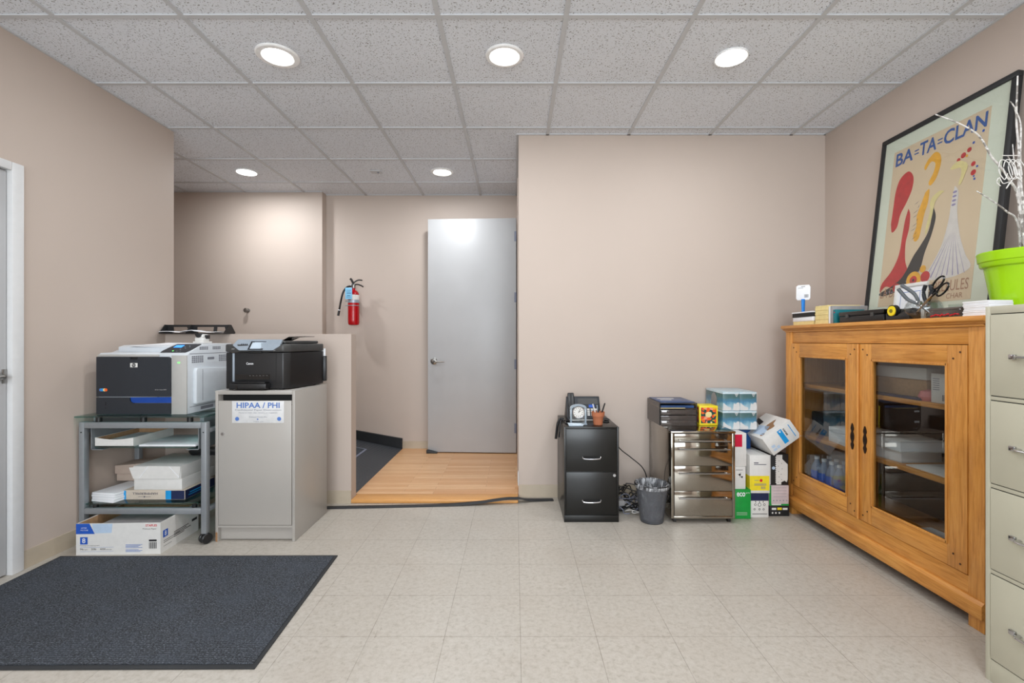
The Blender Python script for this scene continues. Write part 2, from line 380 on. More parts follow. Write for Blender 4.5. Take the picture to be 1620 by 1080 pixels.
# ================================================================== THE SETTING
H = 2.73
XL, XR, YB, YH = -2.535, 2.335, 3.60, 5.10
S('floor', M['floor'], (XL-.1, XR+.1, -3.5, YB+.02, -.05, 0))
S('floor_hallway', M['maple'], (-1.2, .02, 3.59, YH, -.05, .026))
bm = bmesh.new(); box(bm, -1.19, .022, 3.455, 3.59, .0005, .026, bev=.006, seg=3); struct('trim_1', bm, M['nosing'])
bm = bmesh.new()
prism(bm, [(-4.2, -.05), (-1.2, -.05), (-1.2, .028), (-2.7, .33), (-4.2, .33)], 3.566, YH, 'y'); struct('floor_ramp', bm, M['ribbed'])
S('floor_side_room', M['maple'], (.02, XR+.1, YB+.02, YH, -.05, .02))
S('wall_left', M['wall'], (XL-.12, XL, -3.5, 1.55, 0, H), (XL-.12, XL, 2.415, 3.549, 0, H), (XL-.12, XL, 1.55, 2.415, 2.035, H))
S('wall_left_outer', M['wall'], (XL-.3, XL-.125, 1.3, 2.6, 0, H))
S('wall_right', M['wall'], (XR, XR+.12, -3.5, YH, 0, H))
S('wall_back', M['wall'], (.026, XR, YB, YB+.12, 0, H))
S('wall_hall_side', M['wall'], (.026, .146, YB+.12, 3.93, 0, H), (.026, .146, 4.90, YH, 0, H), (.026, .146, 3.93, 4.90, 2.46, H))
S('wall_hall_back', M['wall'], (-4.2, XR, YH, YH+.12, 0, H))
S('wall_hall_block', M['wall'], (-4.2, -2.015, 4.99, YH-.001, 0, H))
S('wall_hall_left', M['wall'], (-4.3, -4.2, 3.4, YH+.1, 0, H))
S('wall_hall_near', M['wall'], (-4.2, XL-.12, 3.43, 3.549, 0, H))
S('wall_half', M['wall'], (XL+.001, -1.187, 3.46, 3.565, 0, 1.225))
S('wall_front', M['wall'], (XL, XR, -3.5, -3.4, 0, .65), (XL, XR, -3.5, -3.4, 2.45, H), (XL, -1.8, -3.5, -3.4, .65, 2.45), (1.8, XR, -3.5, -3.4, .65, 2.45))
S('window_1', M['casing'], (-1.8, 1.8, -3.5, -3.42, .65, .70), (-1.8, 1.8, -3.5, -3.42, 2.40, 2.45), (-1.8, -1.75, -3.5, -3.42, .70, 2.40), (1.75, 1.8, -3.5, -3.42, .70, 2.40), (-.03, .03, -3.5, -3.42, .70, 2.40))
bm = bmesh.new(); box(bm, -4.3, XR+.12, -3.5, YH+.12, H, H+.05); struct('ceiling', bm, M['tile'])
bm = bmesh.new(); gx = .243; gy = 2.282; hw = .012; g0 = H-.007
xs = [gx+.6107*k for k in range(-8, 5) if -4.2 < gx+.6107*k < XR]; ys = [gy+.602*k for k in range(-10, 6) if -3.4 < gy+.602*k < YH]
def inter(bm, x0, x1, y0, y1, dz=0):
    box(bm, x0, x1, y0, y1, g0+dz, H+.01)
for x in xs:
    y1 = YH if x < .02 and x > -2.0 else (4.985 if x <= -2.0 else YB)
    y0 = -3.4 if x > XL else 3.55
    if x+hw < XR: inter(bm, x-hw, x+hw, y0, y1)
for y in ys:
    x0 = XL if y < 3.5 else -4.2; x1 = XR if y < YB else .02
    inter(bm, x0, x1, y-hw, y+hw, .0006)
# wall angles
inter(bm, XL, XL+.014, -3.4, 3.55); inter(bm, XR-.014, XR, -3.4, YB); inter(bm, .012, XR, YB-.014, YB); inter(bm, .008, .026, YB, YH); inter(bm, -2.015, .02, YH-.014, YH); inter(bm, -4.2, -2.015, 4.976, 4.99)
struct('trim_2', bm, M['grid'])
def baseb(name, m, *bx): S(name, m, *bx)
baseb('baseboard_left', M['base'], (XL, XL+.006, -3.4, 1.47, 0, .092), (XL, XL+.006, 2.457, 3.46, 0, .092))
baseb('baseboard_back', M['base'], (.03, XR-.001, YB-.006, YB, 0, .092))
baseb('baseboard_right', M['base'], (XR-.006, XR, -3.4, YB-.01, 0, .092))
baseb('baseboard_half', M['base'], (XL+.01, -1.187, 3.454, 3.46, 0, .092))
baseb('baseboard_hall', M['base'], (-1.2, .02, YH-.008, YH, .026, .105))
bm = bmesh.new()
prism(bm, [(-2.014, .195), (-1.2, .03), (-1.2, .135), (-2.014, .28)], YH-.03, YH-.001, 'y')
prism(bm, [(-2.7, .332), (-2.02, .196), (-2.02, .28), (-2.7, .42)], 4.96, 4.989, 'y')
struct('baseboard_ramp', bm, M['darkvinyl'])

# left door (closed, in the left wall)
bm = bmesh.new(); box(bm, XL-.05, XL-.012, 1.585, 2.392, .008, 2.028, bev=.002); door1 = struct('door_1', bm, M['white_paint'])
bm = bmesh.new()
box(bm, XL-.06, XL+.014, 2.396, 2.455, 0, 2.075, bev=.004); box(bm, XL-.06, XL+.014, 1.52, 1.58, 0, 2.075, bev=.004); box(bm, XL-.06, XL+.014, 1.58, 2.396, 2.032, 2.075, bev=.004)
struct('trim_3', bm, M['casing'])
def lever(parent, name, c, facing, along):
    """rosette + lever; facing = outward unit, along = lever direction"""
    bm = bmesh.new(); f = Vector(facing); a = Vector(along); c = Vector(c)
    q = f.to_track_quat('Z', 'Y').to_matrix().to_4x4()
    lathe(bm, [(0, 0), (.034, 0), (.034, .006), (.026, .012), (.012, .014), (.011, .05), (0, .052)], c, 28, q)
    tube(bm, [c+f*.047, c+f*.052+a*.03, c+f*.048+a*.075+Vector((0, 0, -.004)), c+f*.044+a*.115+Vector((0, 0, -.002))], .0095, 10, 6, .007)
    return build(name, bm, M['nickel'], parent)
lever(door1, 'door_handle', (XL-.012, 2.335, 1.0), X, (0, 1, 0) if False else (0, -1, 0))
B('strike_plate', M['nickel'], door1, (XL-.013, XL-.009, 2.37, 2.392, .965, 1.035), bev=.001)

# hallway door (open, swung towards the camera side of the back wall)
bm = bmesh.new(); box(bm, 0, .908, -.022, .022, 0, 2.385, bev=.002)
door2 = struct('door_2', bm, M['white_paint'])
door2.location = (.012, 4.875, .036); door2.rotation_euler = (0, 0, PI-math.radians(3.2))
lever(door2, 'door_handle', (.845, .022, .93), (0, 1, 0), (-1, 0, 0))
bm = bmesh.new(); box(bm, .9075, .9105, -.012, .012, .88, .98, bev=.0008); build('latch_plate', bm, M['nickel'], door2)
for z in (.25, .90, 1.58, 2.20):
    bm = bmesh.new(); cyl(bm, (.001, .027, z-.05), .005, .10); box(bm, .0, .02, .0215, .0235, z-.05, z+.05); build('hinge', bm, M['greyink'], door2)
S('trim_4', M['wall'], (.018, .0255, 4.905, 4.955, .026, 2.50), (.018, .0255, 3.88, 3.93, .026, 2.50), (.018, .0255, 3.93, 4.905, 2.46, 2.50), bev=.002)
bm = bmesh.new(); prism(bm, [(0, 0), (.11, 0), (.11, .012), (.02, .034), (0, .034)], -.02, .02, 'y', bev=.003)
ds = build('door_stop', bm, M['rubber'], None, (-.905, 4.885, .0265)); tag(ds, 'small black rubber wedge under the corner of the open white hallway door', 'door stop')
# corner guard at foot of the wall end
S('trim_5', M['casing'], (.0205, .0255, 3.585, 3.625, .09, .19))

# ================================================================== CEILING LIGHTS
def ceiling_light(label, c, r, inner, flush=False):
    t = thing('recessed_light', label, 'ceiling light', (c[0], c[1], H), 0, 'round recessed ceiling lights')
    bm = bmesh.new(); lathe(bm, [(r, -.001), (r, -.006), (r-.006, -.011), (inner+.012, -.012), (inner+.002, -.004), (inner, -.0005)], seg=56)
    build('trim_ring', bm, M['trimwhite'], t)
    bm = bmesh.new(); lathe(bm, [(inner, -.0015), (inner*.96, -.009), (inner*.7, -.016), (inner*.35, -.019), (0, -.02)], seg=48)
    build('diffuser', bm, M['glow'], t)
    a = area('lamp', (c[0], c[1], H-.026), (0, 0, 0), inner*1.9, LAMP_W*((1.65 if c[0] < -2 else 1.15) if c[1] > 4 else 1), (.93, .97, 1.0)); a.parent = t; a.location = (0, 0, -.026)
    return t
ceiling_light('front left recessed light, wide white trim, nearest the left wall', (-1.292, 2.60), .112, .070)
ceiling_light('front middle recessed light in the ceiling with wide white trim', (-.058, 2.60), .104, .070)
ceiling_light('small front right recessed light glowing over the filing cabinets', (1.18, 2.61), .086, .074)
ceiling_light('back left small recessed light shining on the hallway wall', (-2.47, 4.395), .090, .078)
ceiling_light('back right recessed light in the hallway ceiling before the white door', (-.672, 4.395), .104, .072)
for x in (-1.29, -.06, 1.18): ceiling_light('unseen recessed light added above the near end of the room', (x, .80), .104, .070)  # row out of view, added to bring light from the camera side
for x in (-1.29, 1.18): ceiling_light('unseen recessed light added at the window end of the room', (x, -1.6), .104, .070)  # pair behind the camera, also added for light from that side
bm = bmesh.new(); box(bm, -.05, .05, -.04, .04, -.008, -.0005, bev=.003); t = thing('ceiling_sensor', 'small square white sensor plate flush in the hallway ceiling', 'sensor', (-1.278, 4.39, H)); build('cover_plate', bm, M['grid'], t)
bm = bmesh.new(); cyl(bm, (.02, 0, -.016), .008, .008); build('sensor_eye', bm, M['vent'], t)

# ================================================================== HALLWAY THINGS
t = thing('coat_knob', 'round metal coat knob on the pale hallway wall', 'knob', (-2.79, 4.99, 1.49))
bm = bmesh.new(); lathe(bm, [(0, 0), (.03, 0), (.03, .004), (.012, .008), (.012, .035), (.03, .045), (.034, .06), (.026, .075), (0, .08)], (0, 0, 0), 28, Matrix.Rotation(PI/2, 4, 'X') @ Matrix.Scale(.72, 4)); build('knob', bm, M['nickel'], t)

# fire extinguisher on the hallway back wall
t = thing('fire_extinguisher', 'red fire extinguisher with blue inspection tag hung on hallway wall', 'fire extinguisher', (-1.68, 4.97, 1.335))
bm = bmesh.new(); lathe(bm, [(0, .004), (.035, 0), (.05, .006), (.056, .022), (.057, .05), (.057, .30), (.054, .325), (.044, .348), (.028, .362), (.018, .368), (.018, .385), (0, .386)], seg=40); build('cylinder', bm, M['red'], t)
bm = bmesh.new(); cyl(bm, (0, 0, .385), .02, .035, bev=.003); box(bm, -.022, .014, -.014, .014, .40, .43, bev=.003); vb = build('valve', bm, M['nickel'], t)
bm = bmesh.new(); cyl(bm, (-.012, -.014, .415), .015, .012, 'y'); build('gauge', bm, M['white'], vb)
bm = bmesh.new(); tube(bm, [(-.012, 0, .428), (.01, 0, .45), (.05, 0, .47), (.09, 0, .468)], .007, flat=1); tube(bm, [(0, 0, .42), (.04, 0, .425), (.08, 0, .412), (.10, 0, .40)], .007); tube(bm, [(0, -.005, .43), (-.018, -.01, .47), (-.03, -.01, .482)], .011, r_end=.012); build('squeeze_handle', bm, M['black'], t)
bm = bmesh.new(); tube(bm, [(-.02, -.01, .405), (-.06, -.02, .395), (-.10, -.025, .34), (-.125, -.02, .25), (-.145, -.01, .16)], .0095); ho = build('hose', bm, M['black'], t)
bm = bmesh.new(); tube(bm, [(-.145, -.01, .158), (-.158, -.008, .10)], .012, smooth=0); build('nozzle', bm, M['black'], ho)
bm = bmesh.new(); tube(bm, [(-.1445, -.01, .163), (-.1465, -.01, .154)], .0125, smooth=0); build('nozzle_ring', bm, M['white'], ho)
bm = bmesh.new(); lathe(bm, [(.0575, .232), (.0585, .232), (.0585, .262), (.0575, .262)], seg=40); build('label_band', bm, M['silver'], t)
bm = bmesh.new(); lathe(bm, [(.0575, .20), (.059, .20), (.059, .208), (.0575, .208)], seg=40); box(bm, -.085, -.05, -.006, .006, .20, .208); box(bm, -.083, -.045, -.008, .008, .244, .256); box(bm, -.02, .02, .05, .127, .19, .26); build('bracket_strap', bm, M['steel'], t)
bm = bmesh.new(); ring = []
for k in range(12):
    a = math.radians(-100+k*9); ring.append((.0592*math.cos(a), .0592*math.sin(a)))
for a, b in zip(ring, ring[1:]): bm.faces.new([bm.verts.new((a[0], a[1], .263)), bm.verts.new((b[0], b[1], .263)), bm.verts.new((b[0], b[1], .315)), bm.verts.new((a[0], a[1], .315))])
build('printed_label', bm, M['card'], t)
bm = bmesh.new(); box(bm, -.064, .006, -.066, -.064, .266, .385, bev=.0008); tg = build('inspection_tag', bm, M['tag'], t)
R(tg, 'tag_lines', M['navy'], (-.064, -.066, .266), X, Z, [(.012, .058, .09, .094), (.01, .05, .075, .078), (.014, .06, .06, .065), (.02, .05, .035, .04), (.012, .056, .02, .023)])

# mat lying on the ramp
bm = bmesh.new(); v = [(-2.5, 4.0), (-1.48, 4.0), (-1.48, 4.78), (-2.5, 4.78)]
rz = lambda x: .028+(-1.2-x)*.2013
def slab(bm, x0, x1, y0, y1, a, b):
    t = bmesh.new(); q = [t.verts.new((x, y, rz(x)+h)) for x in (x0, x1) for y in (y0, y1) for h in (a, b)]
    for f in ((0, 1, 3, 2), (4, 6, 7, 5), (0, 4, 5, 1), (2, 3, 7, 6), (0, 2, 6, 4), (1, 5, 7, 3)): t.faces.new([q[i] for i in f])
    merge(bm, t)
slab(bm, -2.55, -1.50, 3.75, 4.76, .001, .008); rm = thing('ramp_mat', 'dark carpet mat with grey edging lying on the hallway ramp', 'mat', (-1.5, 4.2, .09))
o = build('carpet', bm, M['carpet'], rm); o.location = (1.5, -4.2, -.09)
bm = bmesh.new(); slab(bm, -1.50, -1.48, 3.75, 4.78, .001, .006); slab(bm, -2.55, -1.50, 4.76, 4.78, .001, .006); o = build('edging', bm, M['greyink'], rm); o.location = (1.5, -4.2, -.09)

# black rubber strip lying along the platform edge
bm = bmesh.new(); pth = catmull([(-1.62, 3.35, .0), (-1.22, 3.372, .0), (-.9, 3.39, .0), (-.56, 3.413, .0), (-.28, 3.435, .012), (-.08, 3.462, .030), (.0, 3.476, .0285), (.028, 3.484, .027), (.10, 3.51, .008), (.28, 3.535, 0)], 6)
t2 = bmesh.new(); rr = []
for i, p in enumerate(pth):
    d = (pth[min(i+1, len(pth)-1)]-pth[max(i-1, 0)]).normalized(); s = Vector((-d.y, d.x, 0)).normalized()*.031
    rr.append([t2.verts.new(p+s*a+Vector((0, 0, h))) for a, h in ((-1, .001), (1, .001), (.55, .007), (-.55, .007))])
for a, b in zip(rr, rr[1:]):
    for k in range(4): t2.faces.new((a[k], a[(k+1) % 4], b[(k+1) % 4], b[k]))
t2.faces.new(rr[0]); t2.faces.new(rr[-1][::-1]); bmesh.ops.recalc_face_normals(t2, faces=t2.faces); merge(bm, t2)
tag(build('rubber_cable_strip', bm, M['rubber']), 'long black rubber strip lying along the front edge of the wooden hallway floor', 'floor strip')

# ================================================================== FLOOR MAT
t = thing('floor_mat', 'large charcoal ribbed carpet mat on tile floor at lower left', 'mat', (-2.47, 1.70, 0))
bm = bmesh.new(); prism(bm, [(.03, .022), (1.52, .035), (1.485, .895), (.01, .885)], .001, .009, 'z'); build('carpet', bm, M['carpet'], t)
bm = bmesh.new(); o_ = [(.012, .004), (1.536, .013), (1.50, .912), (-.006, .903)]; i_ = [(.03, .022), (1.52, .035), (1.485, .895), (.01, .885)]
for k in range(4):
    a, b, c_, d = o_[k], o_[(k+1) % 4], i_[(k+1) % 4], i_[k]
    prism(bm, [a, b, c_, d], .0008, .0055, 'z')
build('rubber_border', bm, M['rubber'], t)

# ================================================================== PRINTER STAND
t = thing('printer_stand', 'grey metal and glass printer stand on casters against left wall', 'stand', (-2.522, 2.76, 0)); W = .737; D = .44
for y0, nm in ((0, 'front_frame'), (D-.037, 'rear_frame')):
    bm = bmesh.new()
    box(bm, 0, .031, y0, y0+.037, .06, .7065, bev=.004); box(bm, W-.031, W, y0, y0+.037, .06, .7065, bev=.004)
    box(bm, .031, W-.031, y0, y0+.030, .671, .706, bev=.003); box(bm, .031, W-.031, y0, y0+.030, .175, .209, bev=.003)
    fr = build(nm, bm, M['steel'], t)
    for sx in (.0155, W-.0155):
        bm = bmesh.new(); cyl(bm, (sx, y0-.002, .648), .0035, .003, 'y', 12); build('screw', bm, M['dark'], fr)
for x0, nm in ((.002, 'side_rail'), (W-.027, 'side_rail')):
    for z0 in (.64, .18):
        B(nm, M['steel'], t, (x0, x0+.025, .037, D-.037, z0, z0+.025), bev=.002)
B('glass_top', M['tealglass'], t, (-.008, W-.002, -.02, .50, .735, .744), bev=.002)
B('glass_shelf', M['tealglass'], t, (.035, W-.035, .005, D-.03, .2275, .2355), bev=.002)
B('glass_shelf', M['tealglass'], t, (.066, .655, .03, .40, .5495, .5575), bev=.002)
bm = bmesh.new()
for xx in (.10, .36, .63):
    for yy in (.012, D-.03): cyl(bm, (xx, yy+.01, .7065), .016, .0285); 
for xx in (.08, W-.08):
    for yy in (.01, D-.04): cyl(bm, (xx, yy+.012, .209), .014, .0185)
build('rubber_pads', bm, M['black'], t)
for xa, sgn in ((.045, 1), (.672, -1)):
    bm = bmesh.new(); box(bm, xa, xa+.004, .03, .40, .54, .705); box(bm, min(xa, xa+sgn*.07), max(xa+.004, xa+sgn*.07), .03, .40, .54, .5435); box(bm, xa-.01, xa+.014, .06, .38, .701, .735)
    build('shelf_bracket', bm, M['steel'], t)
def caster(t, x, y, rz_, r=.03):
    bm = bmesh.new()
    for s in (-1, 1):
        vs_ = lathe(bm, [(0, -.009), (r-.004, -.009), (r, -.005), (r, .005), (r-.004, .009), (0, .009)], (s*.014, 0, r), 24, AX['x'])
    prism(bm, [(-r*.75, r*1.0), (r*.6, r*.95), (r*.55, r*1.9), (0, r*2.05), (-r*.7, r*1.7)], -.006, .006, 'x'); cyl(bm, (0, 0, r*1.5), .007, r*.8)
    o = build('caster', bm, M['black'], t, (x, y, .0005)); o.rotation_euler = (0, 0, rz_); return o
caster(t, .016, .02, .9); caster(t, W-.016, .02, -.5); caster(t, .03, D-.02, .3); caster(t, W-.016, D-.02, .2)

# laser printer on the glass top
t = thing('laser_printer', 'large grey and charcoal laser printer on the glass-topped stand', 'printer', (-2.453, 2.812, .7445))
bm = bmesh.new(); prism(bm, [(0, 0), (0, .350), (.012, .36), (.09, .362), (.13, .375), (.44, .398), (.44, 0)], 0, .36, 'x', bev=.004)
lb = build('body', bm, M['plight'], t)
bm = bmesh.new(); prism(bm, [(0, 0), (0, .348), (.015, .36), (.135, .412), (.44, .415), (.44, 0)], .345, .5235, 'x', bev=.004)
rb = build('side_tower', bm, M['plight'], t)
B('front_bezel', M['pgrey'], t, (.0, .36, -.006, .004, .338, .352), (.434, .523, -.006, .004, .0, .3465), bev=.002)
bm = bmesh.new(); pr = [(0, .105), (.434, .105), (.434, .318)]+[(.414+.02*math.cos(a), .318+.02*math.sin(a)) for a in [i*PI/12 for i in range(1, 7)]]+[(.245, .338), (.24, .322), (.2, .322), (.192, .338), (0, .338)]
prism(bm, pr, -.014, .002, 'y'); fd = build('front_door', bm, M['charcoal'], t)
B('pull_recess', M['dark'], fd, (.195, .243, -.0065, -.002, .322, .338))
bm = bmesh.new(); prism(bm, [(0, .003), (.434, .003), (.434, .066), (.215, .066), (.2, .075), (.194, .1), (0, .1)], -.014, .002, 'y'); dr = build('paper_drawer', bm, M['charcoal'], t)
bm = bmesh.new(); prism(bm, [(.196, .1), (.2, .078), (.213, .068), (.434, .068), (.434, .102)], -.009, .0, 'y'); build('drawer_handle', bm, M['blue'], dr)
R(dr, 'drawer_gauge', M['dark'], (.05, -.0142, .035), X, Z, [disc(.006, .035, .004, 12), (.003, .009, .018, .03), disc(.006, .004, .005, 3)])
bm = bmesh.new(); box(bm, .2, .242, -.0155, -.0135, .277, .302, bev=.002); lg = build('logo_badge', bm, M['card'], fd)
R(lg, 'logo_disc', M['charcoal'], (.221, -.0155, .2895), X, Z, [disc(0, 0, .0115, 24)])
T(lg, [('hp', (.2145, -.0158, .283), X, Z, .013, .014)], M['card'])
T(fd, [('HP Color LaserJet CP4525', (.345, -.0142, .142), X, Z, .066, .006)], M['card'], 'model_lettering')
for k, (mm, dx) in enumerate((('softblue', .027), ('cyan', .037), ('manila', .049), ('orange', .058))):
    R(fd, 'colour_dot', M[mm], (dx, -.0144-.0002*k, .145), X, Z, [disc(0, 0, .009, 16)])
# control panel on the slope of the tower
sl = Vector((0, .135-.015, .412-.36)).normalized(); nn = Vector((1, 0, 0)).cross(sl)
def onslope(u, v, h=0): return Vector((0, .015, .36))+Vector((u, 0, 0))+sl*v+nn*h
bm = bmesh.new(); q = [(.352, .004), (.50, .004), (.512, .03), (.52, .1), (.522, .125), (.375, .125), (.362, .08), (.35, .03)]
a = [bm.verts.new(onslope(u, v, .003)) for u, v in q]; b = [bm.verts.new(onslope(u, v, -.001)) for u, v in q]; bm.faces.new(a)
for i in range(len(q)): bm.faces.new((a[i], b[i], b[(i+1) % len(q)], a[(i+1) % len(q)]))
cp = build('control_panel', bm, M['charcoal'], t)
def onp(name, mm, polys, h=.0042):
    bm = bmesh.new()
    for pl in polys:
        pl = [(pl[0], pl[2]), (pl[1], pl[2]), (pl[1], pl[3]), (pl[0], pl[3])] if not isinstance(pl[0], tuple) else pl
        bm.faces.new([bm.verts.new(onslope(u, v, h)) for u, v in pl])
    build(name, bm, M[mm], cp, smooth=False)
onp('display', 'lcd', [(.385, .435, .07, .105)]); onp('status_light', 'grn_led', [disc(.415, .022, .005, 12)])
onp('buttons', 'silver', [disc(.45, .08, .004, 8), disc(.465, .06, .004, 8), disc(.47, .095, .004, 8), disc(.445, .045, .004, 8), disc(.48, .08, .004, 8), disc(.44, .018, .003, 8), disc(.462, .018, .003, 8)])
R(t, 'power_light', M['grn_led'], (.471, -.0062, .3), X, Z, [(0, .014, 0, .008)])
# output hood with paper
bm = bmesh.new(); prism(bm, [(.10, .365), (.44, .398), (.44, .412), (.14, .405), (.10, .395)], .035, .33, 'x', bev=.003); build('output_hood', bm, M['plight'], t)
bm = bmesh.new(); v = [(.11, .09, .400), (.335, .10, .392), (.335, .36, .416), (.15, .36, .419)]
bm.faces.new([bm.verts.new(p) for p in v]); bm.faces.new([bm.verts.new((p[0], p[1], p[2]-.004)) for p in v][::-1]); build('printed_sheet', bm, M['white'], t, smooth=False)
# right side details
bm = bmesh.new(); prism(bm, [(.06, .05), (.415, .05), (.415, .255), (.06, .27), (.05, .25), (.05, .06)], .5225, .545, 'x', bev=.006); sd = build('side_door', bm, M['plight'], t)
B('door_groove', M['vent'], sd, (.5445, .5458, .105, .108, .07, .258))
B('side_seam', M['vent'], t, (.5225, .5243, .02, .435, .353, .356), (.5225, .5243, .02, .435, .037, .04))
bm = bmesh.new()
for yy in [.10+.012*k for k in range(5)]+[.19+.012*k for k in range(5)]:
    for zz in (.378, .388): box(bm, .523, .5245, yy*1.4-.03, yy*1.4-.018, zz, zz+.008)
for y0 in (.04, .30):
    for i in range(6):
        for j in range(4): box(bm, .523, .5245, y0+i*.018, y0+i*.018+.013, .30+j*.011, .308+j*.011)
build('side_vents', bm, M['vent'], t); B('side_grip', M['vent'], t, (.523, .5248, .185, .25, .315, .33), (.523, .5248, .12, .24, .012, .03))

# things on the shelves of the stand ------------------------------------------------
def open_tray(name, label, cat, loc, rz_, w, d, h, m_out, m_in, grp=None, slump=0):
    t = thing(name, label, cat, loc, rz_, grp); th = .003
    bm = bmesh.new(); box(bm, 0, w, 0, d, 0, th); box(bm, 0, th, th, d, th, h); box(bm, w-th, w, th, d, th, h); box(bm, th, w-th, d-th, d, th, h)
    pts = [(0, 0), (w, 0), (w, h)]+[(w*(1-k/8), h-slump*math.sin(PI*k/8)) for k in range(1, 8)]+[(0, h)]
    prism(bm, pts, 0, th, 'y'); build('carton', bm, m_out, t)
    bm = bmesh.new(); box(bm, th, th+.001, th, d-th, th, h-.002); box(bm, w-th-.001, w-th, th, d-th, th, h-.002); box(bm, th, w-th, d-th-.001, d-th, th, h-.002); box(bm, th, w-th, th, d-th, th, th+.001); build('inner_board', bm, m_in, t)
    return t
t = open_tray('open_carton', 'open white-fronted carton tray holding sheets on the hanging glass shelf', 'box', (-2.462, 2.80, .558), 0, .225, .33, .052, M['card'], M['kraft'], slump=.012)
B('paper_sheets', M['white'], t, (.012, .213, .03, .31, .0045, .024))
for k in range(1):
    tag(B('paper_stack', M['white'], None, (-2.205, -1.872, 2.80, 3.10, .5582, .568), bev=.001), 'thin stack of white paper beside the open carton on hanging shelf', 'paper')
words = ['lowest', 'second from bottom', 'second from top', 'topmost']
for k in range(4):
    t = thing('paper_pad', 'white paper bundle on left of lower glass shelf, %s of four' % words[k], 'paper', (-2.475+.003*(k % 2), 2.80, .2361+k*.0135), -.22+.02*k, 'white paper bundles on the lower shelf')
    bm = bmesh.new(); box(bm, -.01, .15, 0, .30, .0, .0125, bev=.002); build('sheets', bm, M['white'], t)
t = thing('paper_ream', 'wrapped ream with upside-down HAMMERMILL lettering on lower glass shelf', 'paper ream', (-2.322, 2.83, .2361))
B('wrapper', M['offwhite'], t, (.0, .366, 0, .28, 0, .056), bev=.002)
R(t, 'blue_bands', M['cyan'], (0, -.0003, 0), X, Z, [(.002, .018, .002, .054), (.252, .285, .002, .054)])
R(t, 'navy_panel', M['navy'], (0, -.0003, 0), X, Z, [(.285, .364, .002, .054)]); R(t, 'navy_side', M['navy'], (.3663, 0, 0), Y, Z, [(.002, .278, .002, .054)]); R(t, 'blue_marks', M['cyan'], (.3668, 0, 0), Y, Z, [(.04, .16, .03, .036), (.03, .14, .018, .022)])
T(t, [('HAMMERMILL', (.205, -.0003, .043), (-1, 0, 0), (0, 0, -1), .15, .013)], M['navy']); R(t, 'printed_line', M['navy'], (0, -.0006, 0), X, Z, [(.09, .165, .017, .0185), disc(.127, .0175, .004, 10)])
t = thing('white_box', 'plain white box on the wrapped ream, under a matching box', 'box', (-2.262, 2.835, .2925))
B('carton', M['card'], t, (0, .285, 0, .33, 0, .067), bev=.003); 
t = thing('white_box', 'white box with flared flap resting on top of its twin box', 'box', (-2.285, 2.828, .3600))
bm = bmesh.new(); box(bm, .02, .305, .004, .335, 0, .074, bev=.003); build('carton', bm, M['card'], t)
bm = bmesh.new(); prism(bm, [(-.0, .066), (.025, .001), (.298, .001), (.305, .074), (.12, .076)], -.001, .003, 'y'); fl = build('flap', bm, M['card'], t)
bm = bmesh.new(); prism(bm, [(.235, .074), (.239, .074), (.30, .01), (.297, .007)], -.0018, -.0008, 'y'); prism(bm, [(.06, .006), (.0625, .004), (.115, .072), (.112, .074)], -.0018, -.0008, 'y'); build('fold_edges', bm, M['white'], fl)
t = thing('beige_carton', 'beige carton at the back of lower shelf beneath another carton', 'box', (-2.518, 3.02, .2915)); B('carton', M['beige'], t, (0, .25, 0, .165, 0, .046), bev=.002)
t = thing('beige_carton', 'open-topped beige carton on another one at back of lower shelf', 'box', (-2.522, 3.01, .3385)); bm = bmesh.new(); prism(bm, [(0, .0), (.25, 0), (.25, .072), (.0, .052)], 0, .17, 'y', bev=.002); build('carton', bm, M['beige'], t)
bm = bmesh.new(); prism(bm, [(.02, 0), (.25, 0), (.27, .035), (.24, .05), (.05, .05), (0, .03)], 0, .06, 'y', bev=.008); tag(build('document_case', bm, M['black'], None, (-2.12, 3.09, .4345)), 'black case lying on the back of the white boxes', 'case')

# carton of paper on the floor beneath the stand
t = thing('paper_carton', 'open paper carton with STAPLES lettering on floor below printer stand', 'box', (-2.412, 2.625, 0), .035)
w_, d_, h_ = .452, .335, .172; th = .004
bm = bmesh.new(); box(bm, 0, w_, 0, th, 0, h_); box(bm, 0, th, th, d_, 0, h_); box(bm, w_-th, w_, th, d_, 0, h_); box(bm, th, w_-th, d_-th, d_, 0, h_); box(bm, th, w_-th, th, d_-th, 0, th); build('carton', bm, M['card'], t)
bm = bmesh.new(); box(bm, th, th+.001, th, d_-th, th, h_-.002); box(bm, w_-th-.001, w_-th, th, d_-th, th, h_-.002); box(bm, th, w_-th, d_-th-.001, d_-th, th, h_-.002); box(bm, th, w_-th, th, d_-th, th, th+.001); build('inner_board', bm, M['kraft'], t)
B('kraft_cover_sheet', M['graycard'], t, (.07, .43, .05, .31, .09, .14))
R(t, 'blue_corner', M['blueink'], (0, 0, 0), X, Z, [[(.0, .115), (.1, .115), (.072, h_), (0, h_)]]); R(t, 'pale_triangles', M['lightblue'], (0, 0, 0), X, Z, [[(.1, .118), (.19, .12), (.195, .17), (.085, .17), (.09, .145)]])
R(t, 'number_square', M['navy'] if False else M['blueink'], (0, 0, 0), X, Z, [(.022, .062, .058, .098)])
T(t, [('8', (.033, -.0005, .066), X, Z, .018, .026, .01), ('LETTER', (.028, -.0005, .145), X, Z, .03, .006), ('MULTIUSE', (.025, -.0005, .133), X, Z, .04, .006)], M['white'], 'white_lettering')
T(t, [('STAPLES', (.372, 0, .152), X, Z, .062, .012, .02)], M['redink'], 'red_lettering')
